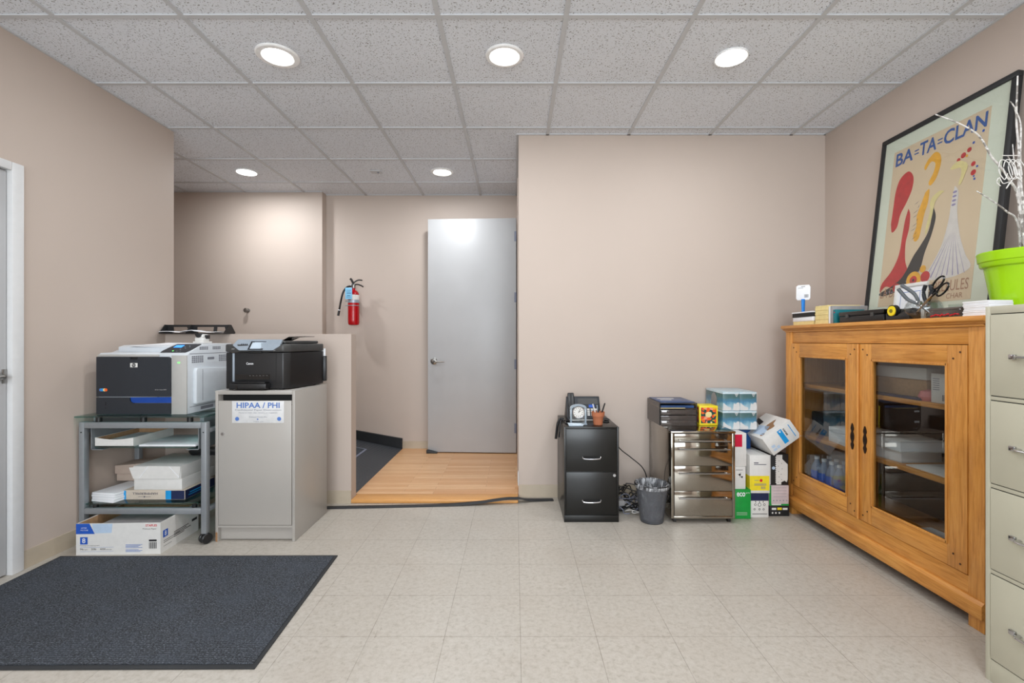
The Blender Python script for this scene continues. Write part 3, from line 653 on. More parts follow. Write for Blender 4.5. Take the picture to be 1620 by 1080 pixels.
T(t, [('Multiuse Paper', (.357, 0, .134), X, Z, .074, .009), ('94', (.022, 0, .026), X, Z, .014, .011), ('20lb', (.08, 0, .026), X, Z, .028, .011), ('4000', (.128, 0, .026), X, Z, .03, .011), ('bright', (.037, 0, .026), X, Z, .026, .006), ('sheets', (.16, 0, .026), X, Z, .03, .006), ('Printing and copying paper', (.022, 0, .048), X, Z, .105, .006)], M['ink'], 'black_lettering')
R(t, 'fine_print', M['softblue'], (0, 0, 0), X, Z, [(.265, .355-.01*(k % 3), .052-k*.0055, .0545-k*.0055) for k in range(8) if k != 4]+[(.022, .2, .041, .042), (.022, .2, .018, .019)])
R(t, 'barcode', M['ink'], (0, 0, 0), X, Z, [(.39, .432, .07, .08)]+[(.39+.0035*k, .39+.0035*k+.0012+.0008*(k % 3), .03, .066) for k in range(12)])
R(t, 'side_square', M['blueink'], (w_, 0, 0), Y, Z, [(.02, .06, .08, .12)]); T(t, [('8', (w_+.0005, .032, .087), Y, Z, .016, .027, .01)], M['white'], 'side_number')
R(t, 'side_print', M['ink'], (w_, 0, 0), Y, Z, [(.025, .16, .06, .063), (.025, .12, .05, .053), (.11, .24, .075, .079), (.11, .22, .066, .07), (.11, .26, .057, .061), (.11, .2, .048, .052), (.27, .32, .075, .09), (.025, .09, .03, .032)])

# ================================================================== LOCKED PAPER CONSOLE
t = thing('paper_console', 'tall grey locked paper console cabinet between the stand and half wall', 'cabinet', (-1.757, 2.80, 0)); W = .466; D = .478; HT = .884
B('side_panel', M['laminate'], t, (0, .016, 0, D, 0, HT), bev=.0012); B('side_panel', M['laminate'], t, (W-.016, W, 0, D, 0, HT), bev=.0012)
B('top_panel', M['laminate'], t, (.016, W-.016, 0, D, HT-.022, HT), bev=.001); B('back_panel', M['laminate'], t, (.016, W-.016, D-.012, D, .0, HT-.022))
B('kick_plate', M['laminate'], t, (.016, W-.016, .03, .046, 0.004, .082)); B('bottom_ledge', M['laminate'], t, (.016, W-.016, .002, .40, .082, .095))
B('slot_chute', M['dark'], t, (.016, W-.016, .05, .06, .80, .862), (.016, W-.016, .002, .05, .800, .804))
B('scuffed_edge', M['kraftdark'], t, (.0015, .013, -.0006, .0004, 0, .055))
dr = B('door', M['laminate'], t, (.019, W-.019, -.002, .014, .098, .826), bev=.001)
bm = bmesh.new(); cyl(bm, (.044, -.008, .632), .0095, .006, 'y', 24, bev=.001); lk = build('lock', bm, M['chrome'], dr); R(lk, 'keyhole', M['dark'], (.044, -.0085, .632), X, Z, [(-.0012, .0012, -.005, .005)])
bm = bmesh.new(); box(bm, .10, .404, -.0035, -.0022, .696, .825, bev=.0004); sg = build('sign', bm, M['signpaper'], dr)
T(sg, [('HIPAA / PHI', (.127, -.0036, .783), X, Z, .252, .033, .02)], M['softblue'])
T(sg, [('Confidential Paper Destruction', (.118, -.0036, .765), X, Z, .27, .012), ('Please no trash, clips, binders, or magazines', (.14, -.0036, .751), X, Z, .225, .008), ('Questions? Contact office', (.20, -.0036, .727), X, Z, .105, .008), ('Thank you', (.225, -.0036, .700), X, Z, .06, .007)], M['greyink'], 'small_lettering')
R(sg, 'emblems', M['softblue'], (0, -.0036, 0), X, Z, [disc(.13, .72, .012, 16), disc(.376, .72, .012, 16), disc(.25, .718, .007, 3)])

# inkjet printer on the console
t = thing('inkjet_printer', 'black all-in-one printer with Canon lettering standing on grey console', 'printer', (-1.722, 2.845, .8845))
fp = [(.0, 0), (.34, 0), (.372, .03), (.425, .37), (.425, .39), (.03, .39), (0, .36)]
bm = bmesh.new(); prism(bm, fp, .006, .222, 'z', bev=.005); build('body', bm, M['black'], t)
bm = bmesh.new(); f2 = [(-.002, -.004), (.342, -.004), (.375, .03), (.428, .37), (.425, .392), (.03, .392), (-.002, .362)]
prism(bm, f2, .225, .272, 'z', bev=.008); build('scanner_lid', bm, M['darkgrey'], t)
bm = bmesh.new(); prism(bm, [(.03, .05), (.33, .05), (.40, .37), (.05, .37)], .2725, .292, 'z', bev=.008); build('document_feeder', bm, M['darkgrey'], t)
bm = bmesh.new()
q = [(.045, -.0085, .266), (.085, -.014, .236), (.285, -.014, .236), (.325, -.0085, .262), (.33, .012, .300), (.065, .012, .300)]
cpv = [bm.verts.new(p) for p in q]; bm.faces.new(cpv)
q2 = [bm.verts.new((p[0], max(p[1]+.012, .004), p[2]-.004)) for p in q]
for i in range(6): bm.faces.new((cpv[i], q2[i], q2[(i+1) % 6], cpv[(i+1) % 6]))
cp = build('control_panel', bm, M['silver'], t)
def cpan(name, m, u0, u1, v0, v1, h=.001):
    bm = bmesh.new(); dv = Vector((0, .026, .064)).normalized(); n_ = Vector((0, -.064, .026)).normalized(); o = Vector((0, -.014, .237))
    bm.faces.new([bm.verts.new(o+Vector((u, 0, 0))+dv*v+n_*h) for u, v in ((u0, v0), (u1, v0), (u1+(v1-v0)*.25, v1), (u0+(v1-v0)*.25, v1))]); build(name, bm, m, cp, smooth=False)
cpan('screen_surround', M['charcoal'], .135, .225, .001, .056, .0015); cpan('touch_screen', M['screen'], .148, .212, .008, .048, .0022)
for k in range(3): cpan('keypad_key', M['card'], .245+.02*k, .257+.02*k, .03, .038, .0016)
for k in range(4): cpan('keypad_key', M['charcoal'], .09+.011*k, .096+.011*k, .032, .040, .0016)
B('seams', M['dark'], t, (.036, .038, -.001, .001, .03, .222), (.298, .300, -.001, .001, .03, .222), (.02, .26, -.0012, .001, .2195, .2235)); B('lid_notch', M['dark'], t, (.135, .215, -.0055, -.002, .218, .230), bev=.002)
B('chrome_strip', M['silver'], t, (.04, .052, -.0025, .001, .05, .218), bev=.001)
op = B('output_slot', M['glossblack'], t, (.055, .262, -.0015, .002, .062, .092)); B('slot_rollers', M['darkgrey'], op, *[(.14+.02*k, .15+.02*k, -.003, -.0015, .082, .087) for k in range(6)])
bm = bmesh.new(); box(bm, .05, .265, -.055, .0, .010, .042, bev=.004); box(bm, .06, .255, -.045, .0, .044, .05, bev=.002); ot = build('paper_tray', bm, M['black'], t); B('tray_tab', M['glossblack'], ot, (.09, .10, -.0565, -.054, .008, .03))
T(t, [('Canon', (.122, -.001, .150), X, Z, .042, .014, .02)], M['white']); T(t, [('MAXIFY', (.038, -.0045, .241), X, Z, .018, .005), ('MB2320', (.285, -.0045, .232), X, Z, .012, .004)], M['card'], 'small_lettering')
bm = bmesh.new(); prism(bm, [(.0, .292), (.01, .292), (.055, .318), (.16, .321), (.16, .318), (.06, .312)], .20, .34, 'y'); fl = build('feeder_flap', bm, M['glossblack'], t); fl.location = (.225, 0, 0)
B('rear_cassette', M['black'], t, (.30, .44, .385, .415, .02, .19), bev=.004); B('loaded_paper', M['white'], t, (.31, .435, .395, .398, .19, .24))
bm = bmesh.new()
for p in ((.02, .02), (.32, .02), (.38, .34), (.05, .34)): cyl(bm, (p[0], p[1], 0), .012, .008)
build('rubber_feet', bm, M['dark'], t)

# ================================================================== ON THE HALF WALL
t = thing('letter_tray', 'black two-bay desktop tray on the half wall behind laser printer', 'letter tray', (-2.518, 3.375, 1.2255))
bm = bmesh.new(); box(bm, 0, .457, 0, .14, 0, .006, bev=.002); build('base', bm, M['black'], t)
bm = bmesh.new()
zt = .066; pts_top = (0, .457)
prism(bm, [(-.003, zt), (.46, zt), (.458, .010), (.43, .006), (.418, zt-.016), (.362, zt-.016), (.358, .010), (.335, .010), (.34, zt-.016), (.218, zt-.016), (.215, .012), (.165, .012), (.145, zt-.016), (.045, zt-.016), (.052, .01), (.01, .006)], .080, .087, 'y'); build('rail', bm, M['black'], t)
bm = bmesh.new(); prism(bm, [(.0, .004), (.138, .004), (.138, .012), (.09, .066), (.06, .066), (.01, .012)], -.003, .003, 'x'); prism(bm, [(.0, .004), (.138, .004), (.138, .012), (.09, .066), (.06, .066), (.01, .012)], .455, .461, 'x'); prism(bm, [(.01, .004), (.138, .004), (.138, .012), (.09, .066), (.06, .066)], .182, .19, 'x'); build('divider_wall', bm, M['black'], t)
t = thing('loose_papers', 'loose white papers lying in the black letter tray', 'paper', (-2.495, 3.355, 1.232))
bm = bmesh.new(); vs_ = []
n_ = 14
for i in range(n_+1):
    x = .40*i/n_; z = .006+.004*math.sin(i*.9)+(.008 if 5 < i < 9 else 0)
    vs_.append([bm.verts.new((x, y, z+h)) for y in (-.012, .10) for h in (0, .003)])
for a, b in zip(vs_, vs_[1:]):
    bm.faces.new((a[0], b[0], b[2], a[2])); bm.faces.new((a[1], a[3], b[3], b[1])); bm.faces.new((a[0], a[1], b[1], b[0])); bm.faces.new((a[2], b[2], b[3], a[3]))
bm.faces.new((vs_[0][0], vs_[0][2], vs_[0][3], vs_[0][1])); bm.faces.new((vs_[-1][0], vs_[-1][1], vs_[-1][3], vs_[-1][2])); build('sheets', bm, M['white'], t)
t = thing('desk_stapler', 'small white upright stapler with black nose standing on laser printer', 'stapler', (-2.105, 3.12, 1.1600))
bm = bmesh.new(); box(bm, 0, .07, 0, .09, 0, .012, bev=.003); box(bm, .006, .064, .01, .07, .012, .038, bev=.004); box(bm, .012, .058, .015, .075, .036, .06, bev=.008); build('body', bm, M['card'], t)
bm = bmesh.new(); prism(bm, [(.005, .066), (.052, .066), (.045, .045), (.032, .036), (.022, .038), (.012, .05)], .004, .03, 'y', bev=.003); box(bm, .058, .07, .03, .07, .03, .055, bev=.003); build('nose_cap', bm, M['black'], t)

# ================================================================== BLACK FILING CABINET
t = thing('filing_cabinet', 'short black two-drawer filing cabinet against the back wall', 'filing cabinet', (.318, 3.10, 0)); W, D, HT = .355, .485, .618
bm = bmesh.new(); box(bm, 0, W, .004, D, .0, HT, bev=.003); build('body', bm, M['cab_black'], t)
B('plinth', M['cab_black'], t, (.0, W, 0, .006, 0, .044), bev=.001); B('front_frame', M['cab_black'], t, (0, .011, -.001, .006, .044, HT), (W-.011, W, -.001, .006, .044, HT), (.011, W-.011, -.001, .006, HT-.012, HT), bev=.001)
for z0, z1 in ((.050, .325), (.330, .603)):
    dd = B('drawer', M['cab_black'], t, (.013, W-.013, -.003, .006, z0, z1), bev=.0015)
    hz = z0+.088
    bm = bmesh.new(); box(bm, .122, .234, -.0042, -.0025, hz-.01, hz+.012); build('handle_recess', bm, M['dark'], dd)
    bm = bmesh.new(); tube(bm, [(.118, -.004, hz+.006), (.128, -.013, hz-.004), (.178, -.017, hz-.006), (.228, -.013, hz-.004), (.238, -.004, hz+.006)], .0045); build('handle', bm, M['chrome'], dd)
bm = bmesh.new(); cyl(bm, (.325, -.009, .305), .010, .007, 'y', 24, bev=.001); lk = build('lock', bm, M['chrome'], t)
# telephone
t = PHONE = thing('desk_phone', 'black desk telephone behind the clock on the black filing cabinet', 'telephone', (.365, 3.33, .6185))
bm = bmesh.new(); prism(bm, [(0, 0), (.19, 0), (.19, .03), (.10, .16), (.085, .16), (.0, .018)], .0, .235, 'x', bev=.004); build('base', bm, M['charcoal'], t)
sl2 = Vector((0, .085, .142)).normalized(); n2 = Vector((1, 0, 0)).cross(sl2)
def onph(name, mm, rects, h=.001, par=t):
    bm = bmesh.new()
    for r in rects: bm.faces.new([bm.verts.new(Vector((0, 0, .018))+Vector((u, 0, 0))+sl2*v+n2*h) for u, v in ((r[0], r[2]), (r[1], r[2]), (r[1], r[3]), (r[0], r[3]))])
    return build(name, bm, M[mm], par, smooth=False)
onph('keypad', 'card', [(.115+.026*i, .133+.026*i, .02+.014*j, .030+.014*j) for i in range(4) for j in range(4)]); onph('display', 'darkgrey', [(.08, .22, .105, .15)]); onph('blue_label', 'blueink', [(.155, .195, .08, .102)], .0015)
B('front_lip', M['card'], t, (.005, .23, -.006, .0, .003, .009), bev=.001)
bm = bmesh.new(); vs_ = box(bm, .008, .055, -.012, .018, .0, .19, bev=.008); rot(vs_, -math.atan2(.085, .142), 'X', (0, 0, 0)); 
for v_ in vs_: v_.co += Vector((0, -.002, .02))
build('handset', bm, M['black'], t)
bm = bmesh.new(); tube(bm, [(.02, .02, .005), (-.02, -.06, .006), (-.02, -.14, .006), (.02, -.16, .006), (.03, -.1, .012), (-.03, -.04, .008), (-.055, -.06, .002), (-.062, -.07, -.06), (-.066, -.07, -.10)], .006); build('handset_cord', bm, M['black'], t); bm = bmesh.new(); tube(bm, [(.24, .03, .004), (.28, -.02, .004), (.27, -.07, .004), (.24, -.06, .004), (.25, 0, .012), (.24, .05, .006)], .004); build('coiled_cord', bm, M['black'], t)
# black strap hanging over the side
bm = bmesh.new(); tube(bm, [(.34, 3.36, .622), (.318, 3.36, .628), (.30, 3.35, .60), (.292, 3.35, .55), (.285, 3.35, .49)], .010, r_end=.009); tag(build('hanging_plug_cord', bm, M['black']), 'thick black cord hanging over left edge of black filing cabinet', 'cord')
# clock
t = thing('desk_clock', 'small glass desk clock with round silver dial on black cabinet', 'clock', (.363, 3.165, .6185))
bm = bmesh.new()
arch_o = [(.005, .008), (.005, .105)]+[(.0575-.0525*math.cos(PI*k/10), .112+.022*math.sin(PI*k/10)) for k in range(11)]+[(.11, .105), (.11, .008)]
prism(bm, arch_o, .018, .028, 'y'); build('glass_plate', bm, M['clear'], t)
bm = bmesh.new(); box(bm, .0, .115, .0, .05, 0, .008, bev=.002); box(bm, .003, .015, .014, .032, .008, .105, bev=.001); box(bm, .10, .112, .014, .032, .008, .105, bev=.001)
prism(bm, [(.003, .100)]+[(.0575-.0545*math.cos(PI*k/10), .112+.024*math.sin(PI*k/10)) for k in range(11)]+[(.112, .100)]+[(.0575+.042*math.cos(PI*k/10), .104+.018*math.sin(PI*k/10)) for k in range(11)], .014, .032, 'y'); build('frame', bm, P('frosted_glass', (150, 162, 172), .2), t)
bm = bmesh.new(); lathe(bm, [(.039, 0), (.042, -.004), (.040, -.009), (.035, -.007), (.035, 0)], (.0575, .014, .083), 40, AX['y']); build('bezel', bm, M['chrome'], t)
bm = bmesh.new(); lathe(bm, [(0, 0), (.036, 0), (.036, .004), (0, .004)], (.0575, .008, .083), 36, AX['y']); dl = build('dial', bm, M['card'], t)
R(dl, 'hour_marks', M['ink'], (.0575, .0078, .083), X, Z, [[(.023*math.sin(a)-.0012*math.cos(a), .023*math.cos(a)+.0012*math.sin(a)), (.023*math.sin(a)+.0012*math.cos(a), .023*math.cos(a)-.0012*math.sin(a)), (.031*math.sin(a)+.0014*math.cos(a), .031*math.cos(a)-.0014*math.sin(a)), (.031*math.sin(a)-.0014*math.cos(a), .031*math.cos(a)+.0014*math.sin(a))] for a in [k*PI/6 for k in range(12)]])
R(dl, 'clock_hands', M['ink'], (.0575, .0070, .083), X, Z, [[(-.002, -.002), (.002, -.001), (.012, .022), (.010, .023)], [(-.001, .002), (0, -.002), (.017, .010), (.016, .012)]])
t = thing('note_holder', 'small pale card holder lying before the desk clock', 'note holder', (.352, 3.118, .6185)); bm = bmesh.new(); prism(bm, [(0, 0), (.09, 0), (.098, .012), (.085, .016), (-.008, .018)], 0, .04, 'y', bev=.0015); build('tray', bm, M['screen'], t)
# terracotta pot
PT = Vector((.553, 3.19, .6185))
t = thing('terracotta_pot', 'small terracotta flowerpot of pens on the black filing cabinet', 'pot', PT); bm = bmesh.new()
lathe(bm, [(0, 0), (.030, 0), (.036, .055), (.042, .056), (.044, .085), (.040, .085), (.036, .05), (.027, .006), (0, .006)], seg=40); build('pot', bm, M['terracotta'], t)
for nm, lab, m_, a, b, rr_ in (('pen', 'black pen leaning right in the terracotta pot', 'black', (.004, .0, .01), (.045, .0, .138), .005), ('pen', 'dark pen standing in the middle of the terracotta pot', 'charcoal', (-.005, .005, .01), (.008, .005, .135), .0045),
                           ('pen', 'silver pen behind the others in the terracotta pot', 'silver', (.01, .012, .01), (-.005, .012, .128), .004), ('pencil', 'white pencil leaning left in the terracotta pot', 'card', (.0, -.005, .01), (-.036, -.005, .138), .004)):
    bm = bmesh.new(); tube(bm, [a, (Vector(a)+Vector(b))*.5, b], rr_, 8, 0); o = build('barrel', bm, M[m_], None)
    q = thing(nm, lab, 'pen', PT); o.parent = q
    bm = bmesh.new(); d_ = (Vector(b)-Vector(a)).normalized(); tube(bm, [Vector(b)-d_*.001, Vector(b)+d_*.006], rr_*.8, 8, 0, rr_*.4); build('tip', bm, M['ink'], q)
# cord from phone to floor
bm = bmesh.new(); tube(bm, [(.60, 3.40, .624), (.66, 3.38, .622), (.684, 3.37, .58), (.69, 3.36, .50), (.735, 3.37, .42), (.82, 3.38, .35), (.90, 3.38, .28), (.93, 3.38, .2), (.92, 3.38, .08), (.90, 3.40, .012)], .0038); pc = build('line_cord', bm, M['black'], PHONE); pc.location = -PHONE.location
# ================================================================== WASTE BIN + CABLES
t = thing('waste_bin', 'small dark see-through waste bin with clear liner on floor', 'waste bin', (.893, 3.125, .0005))
bm = bmesh.new(); lathe(bm, [(0, .002), (.068, .0), (.074, .004), (.104, .236), (.107, .238), (.109, .244), (.106, .248), (.102, .244), (.100, .236), (.071, .008), (0, .008)], seg=56); build('bin', bm, M['bin'], t)
bm = bmesh.new(); lathe(bm, [(.109, .238), (.1125, .243), (.109, .249), (.104, .247), (.103, .24)], seg=56); build('rim', bm, M['black'], t)
bm = bmesh.new(); lathe(bm, [(0, .0), (.072, 0), (.0745, .02), (.0705, .02), (0, .02)], seg=48); build('foot', bm, M['black'], t)
bm = bmesh.new(); t2 = bmesh.new(); rings = []; random.seed(3)
prof = [(.1105, .222), (.1125, .232), (.1125, .243), (.108, .251), (.099, .246), (.093, .20), (.085, .13), (.07, .03), (.0, .02)]
for r_, z_ in prof: rings.append([t2.verts.new(((r_+random.uniform(-.003, .003)*(r_ < .107)+.0025*math.sin(7*k))*math.cos(2*PI*k/48) if r_ > 0 else 0, (r_+random.uniform(-.003, .003)*(r_ < .107))*math.sin(2*PI*k/48) if r_ > 0 else 0, z_+random.uniform(-.004, .004)*(r_ < .11))) for k in range(48)])
for a, b in zip(rings, rings[1:]):
    for k in range(48): t2.faces.new((a[k], a[(k+1) % 48], b[(k+1) % 48], b[k]))
merge(bm, t2); build('liner', bm, M['liner'], t)
random.seed(11)
def tangle(m, n, r, x0, x1, y0, y1, zmax, label):
    bm = bmesh.new()
    for _ in range(n):
        cx, cy = random.uniform(x0, x1), random.uniform(y0, y1); pts = []
        a0 = random.uniform(0, 6.28); R_ = random.uniform(.04, .11)
        for k in range(9):
            a = a0+k*random.uniform(.7, 1.0); px_ = min(max(cx+R_*math.cos(a), x0), x1); py_ = min(max(cy+.6*R_*math.sin(a), y0), y1)
            pts.append((px_, py_, random.uniform(r+.001, zmax*(.4+.6*(py_-y0)/(y1-y0)))))
        tube(bm, pts, r, 6, 5)
    tag(build('cable_tangle', bm, m), label, 'cables', kind='stuff')
tangle(M['black'], 14, .004, .69, .985, 3.26, 3.58, .11, 'heap of tangled black cables on floor behind the waste bin')
tangle(M['card'], 5, .003, .69, .96, 3.22, 3.56, .09, 'pale cables tangled among the black ones on floor')
tangle(M['greyink'], 4, .0035, .70, .975, 3.24, 3.58, .12, 'grey cables tangled among the black ones on floor')
t = thing('power_adapter', 'grey power adapter block in the cable heap beside filing cabinet', 'adapter', (.69, 3.26, .045), .2); bm = bmesh.new(); box(bm, 0, .065, 0, .05, 0, .035, bev=.006); build('body', bm, M['graycard'], t)
bm = bmesh.new(); tube(bm, [(.02, .03, .004), (.0, .02, -.02), (.01, .03, -.035)], .005); build('lead', bm, M['black'], t)

# ================================================================== POLISHED DRAWER CABINET
t = thing('drawer_cabinet', 'polished steel rolling drawer cabinet in front of back wall', 'drawer cabinet', (1.006, 3.08, 0)); W, D, HT = .412, .50, .594
B('case', M['mirror'], t, (0, .018, 0, D, .030, HT-.014), (W-.018, W, 0, D, .030, HT-.014), (.018, W-.018, D-.01, D, .030, HT-.014), (.018, W-.018, 0, D, .030, .046), bev=.002)
B('top', M['mirror'], t, (-.003, W+.003, -.003, D, HT-.014, HT), bev=.003)
B('drawer_gaps', M['dark'], t, (.018, W-.018, .008, .012, .046, HT-.014))
for z0, z1, hz in ((.523, .576, .5335), (.3715, .5205, .480), (.2095, .3695, .326), (.0485, .2075, .1665)):
    dd = B('drawer', M['mirror'], t, (.0205, W-.0205, -.002, .006, z0, z1), bev=.0012)
    bm = bmesh.new(); tube(bm, [(.055, -.002, hz), (.055, -.022, hz)], .004, 8, 0); tube(bm, [(W-.055, -.002, hz), (W-.055, -.022, hz)], .004, 8, 0); tube(bm, [(.042, -.024, hz), (W-.042, -.024, hz)], .0045, 10, 0); build('bar_handle', bm, M['chrome'], dd)
for x, y in ((.03, .03), (W-.03, .03), (.03, D-.04), (W-.03, D-.04)):
    bm = bmesh.new(); cyl(bm, (x-.009, y, .0145), .014, .018, 'x', 20); cyl(bm, (x, y, .02), .008, .0105); build('caster', bm, M['black'], t)
# letter drawer unit
t = thing('letter_tray', 'smoky plastic four-tray letter unit on the steel drawer cabinet', 'letter tray', (.992, 3.285, .5945)); W, D, HT = .258, .30, .155
bm = bmesh.new(); box(bm, 0, .004, 0, D, 0, HT); box(bm, W-.004, W, 0, D, 0, HT); box(bm, .004, W-.004, D-.004, D, 0, HT); box(bm, .004, W-.004, 0, D, HT-.004, HT); box(bm, .004, W-.004, 0, D, 0, .004)
for z in (.035, .074, .112): box(bm, .004, W-.004, .0, D-.004, z, z+.003)
build('case', bm, M['smoke'], t); B('case_edges', M['ink'], t, (-.0008, .0035, -.001, .0005, 0, HT), (W-.0035, W+.0008, -.001, .0005, 0, HT))
for k, z in enumerate((.005, .039, .078)):
    dd = B('drawer', M['smoke2'], t, (.008, W-.008, -.004, .0, z, z+.029), (.008, W-.008, 0, .27, z, z+.0025), bev=.0005)
    if k != 1: B('index_label', M['white'], dd, (.014, .048, -.006, -.004, z+.014, z+.026))
B('papers', M['manila'], t, (.012, .18, .01, .26, .116, .120)); B('dark_sheets', M['mag'], t, (.012, .24, .008, .27, .1205, .136))
t = thing('magazine', 'blue magazine lying on top of the smoky letter trays', 'magazine', (1.003, 3.29, .7500)); B('cover', M['mag'], t, (0, .235, .004, .285, 0, .005), bev=.0008); R(t, 'white_title_block', M['card'], (0, 0, .005), X, Y, [(.03, .15, .17, .21), (.03, .11, .10, .13)])
# floral tissue cube
t = thing('tissue_box', 'orange floral tissue cube box on the steel drawer cabinet', 'tissue box', (1.268, 3.29, .5945)); B('carton', M['yellow'], t, (0, .128, 0, .118, 0, .134), bev=.003)
R(t, 'floral_panel', M['floral'], (0, -.0003, 0), X, Z, [(.011, .117, .014, .122)]); R(t, 'floral_side', M['floral'], (-.0003, .118, 0), (0, -1, 0), Z, [(.008, .11, .014, .122)]); R(t, 'label_patch', M['manila'], (0, -.0006, 0), X, Z, [blob([(.045, .06), (.07, .055), (.085, .07), (.08, .09), (.055, .092), (.042, .078)]), disc(.082, .02, .007, 10)])
R(t, 'orange_petals', M['orange'], (0, -.0007, 0), X, Z, [disc(.068, .045, .016, 12, .010), disc(.03, .03, .011), disc(.062, .108, .012), disc(.10, .10, .010), disc(.024, .085, .009)])
# steel cabinet top right end / blue cloud tissue bundle
t = thing('tissue_bundle', 'tall shrink-wrapped bundle of blue and white tissue boxes in corner', 'tissue boxes', (1.428, 3.285, .566))
for i in range(2):
    for j in range(2):
        b_ = B('tissue_box', M['clouds'], t, (0, .115, 0, .29, 0, .1285), bev=.003, loc=(.117*i, 0, .130*j))
        R(b_, 'crest', M['card'], (0, -.0003, 0), X, Z, [(.082, .105, .112, .116), [(.084, .109), (.103, .109), (.094, .094)]]); R(b_, 'dark_crest', M['clouds'], (0, -.0006, 0), X, Z, [[(.088, .107), (.099, .107), (.094, .099)]])
        R(b_, 'white_puffs', M['card'], (0, -.0004, 0), X, Z, [blob([(.07, .004), (.113, .004), (.113, .05), (.10, .056), (.088, .045), (.075, .048)]), blob([(.003, .004), (.05, .004), (.055, .02), (.035, .028), (.02, .04), (.003, .05)])])
B('plastic_wrap', M['wrap'], t, (-.002, .2345, -.002, .292, -.002, .2605))
R(t, 'side_print', M['graycard'], (-.0024, .292, 0), (0, -1, 0), Z, [blob([(.10, .14), (.17, .13), (.20, .2), (.16, .24), (.11, .22)])])

# ================================================================== STACKED CARTONS IN THE CORNER
def carton(name, label, loc, w, d, h, m, rz_=0):
    t = thing(name, label, 'box', loc, rz_, 'cartons piled in the corner'); B('carton', m, t, (0, w, 0, d, 0, h), bev=.0015); return t
t = carton('green_box', 'bright green box with eco lettering on floor beside drawer cabinet', (1.432, 3.155, .0005), .124, .30, .194, M['ecogreen'])
T(t, [('eco', (.031, 0, .148), X, Z, .056, .028, .02), ('pro', (.092, 0, .166), X, Z, .024, .009)], M['white']); R(t, 'fine_print', M['softblue'] if False else M['card'], (0, 0, 0), X, Z, [(.03, .10, .042-k*.008, .0435-k*.008) for k in range(3)])
t = carton('sketch_box', 'white box with black line drawings resting on the green box', (1.432, 3.165, .195), .094, .29, .147, M['card'])
R(t, 'line_drawings', M['ink'], (0, 0, 0), X, Z, [disc(.055, .095, .007, 10), disc(.07, .08, .006, 10), [(.04, .1), (.042, .1), (.075, .07), (.073, .07)], [(.062, .11), (.064, .11), (.058, .075), (.056, .075)], (.03, .075, .125, .128), (.012, .022, .03, .036)])
t = carton('red_label_box', 'white box with crimson label standing on the sketch-printed box', (1.432, 3.17, .343), .102, .28, .221, M['card'])
R(t, 'crimson_label', M['crimson'], (0, 0, 0), X, Z, [(.0, .074, .13, .212)]); R(t, 'label_lines', M['poster_red'], (0, -.0005, 0), X, Z, [(.01, .06, .145+.01*k, .1465+.01*k) for k in range(6)])
t = carton('doodle_box', 'white box with navy top band and doodles on floor', (1.568, 3.18, .0005), .118, .29, .164, M['card'])
R(t, 'navy_band', M['navy'], (0, 0, 0), X, Z, [(0, .118, .112, .163)]); R(t, 'doodles', M['ink'], (0, 0, 0), X, Z, [disc(.058, .086, .012, 14), disc(.03, .086, .008, 10), disc(.09, .086, .008, 10), disc(.025, .055, .007, 8), disc(.058, .055, .007, 8), disc(.085, .055, .007, 8), (.01, .11, .022, .026), (.03, .035, .1, .11), (.056, .06, .1, .11), (.08, .085, .1, .11)])
R(t, 'doodle_centres', M['card'], (0, -.0005, 0), X, Z, [disc(.058, .086, .009, 14), disc(.03, .086, .005, 10), disc(.09, .086, .005, 10), disc(.025, .055, .004, 8), disc(.058, .055, .004, 8), disc(.085, .055, .004, 8)])
t = carton('yellow_label_box', 'white box with yellow lower label on top of the doodle box', (1.556, 3.17, .1655), .134, .28, .252, M['card'])
R(t, 'yellow_label', M['yellow'], (0, 0, 0), X, Z, [(.0, .13, .018, .115)]); R(t, 'red_dot', M['redink'], (0, -.0005, 0), X, Z, [disc(.075, .085, .010)]); R(t, 'blue_print', M['navy'], (0, 0, 0), X, Z, [(.028, .058, .198, .204), (.028, .11, .188, .192)]); R(t, 'grey_print', M['greyink'], (0, -.0005, 0), X, Z, [(.03, .06, .084, .087)]+[(.03, .11, .052+.005*k, .0545+.005*k) for k in range(3)]+[(.075+.005*k, .0775+.005*k, .028, .045) for k in range(6)]); R(t, 'yellow_side', M['yellow'], (-.0002, .28, 0), (0, -1, 0), Z, [(.14, .28, .018, .115)])
t = carton('small_blue_box', 'dark blue box wedged beneath the tissue bundle', (1.545, 3.36, .4180), .11, .21, .130, P('dark_blue_card', (20, 70, 130), .4))
t = carton('black_icon_box', 'black box with yellow and white icons lowest by the wooden cabinet', (1.706, 3.205, .0005), .132, .29, .068, M['ink'])
R(t, 'icons', M['card'], (0, 0, 0), X, Z, [(.015, .045, .042, .056), (.088, .12, .042, .056), disc(.02, .022, .006, 10), disc(.042, .022, .006, 10), disc(.066, .022, .006, 10)]); R(t, 'yellow_icon', M['yellow'], (0, 0, 0), X, Z, [(.052, .082, .042, .058)])
t = carton('green_trim_box', 'pale pink-grey box with green trim above the black icon box', (1.706, 3.21, .069), .132, .28, .136, P('pale_pink_grey_card', (205, 190, 192), .6))
R(t, 'green_trim', M['ecogreen'], (0, 0, 0), X, Z, [(.0, .132, .001, .012), (.0, .014, .012, .135)]); R(t, 'white_band', M['card'], (0, -.0003, 0), X, Z, [(.016, .08, .004, .012)]); R(t, 'printed_lines', M['greyink'], (0, -.0003, 0), X, Z, [(.028, .118, .06+.02*k, .0615+.02*k) for k in range(4)]+[disc(.03+.022*k, .035, .004, 8) for k in range(5)])
t = carton('black_white_box', 'black box with torn-edge white print stacked by wooden cabinet', (1.712, 3.215, .2055), .126, .27, .207, M['ink'])
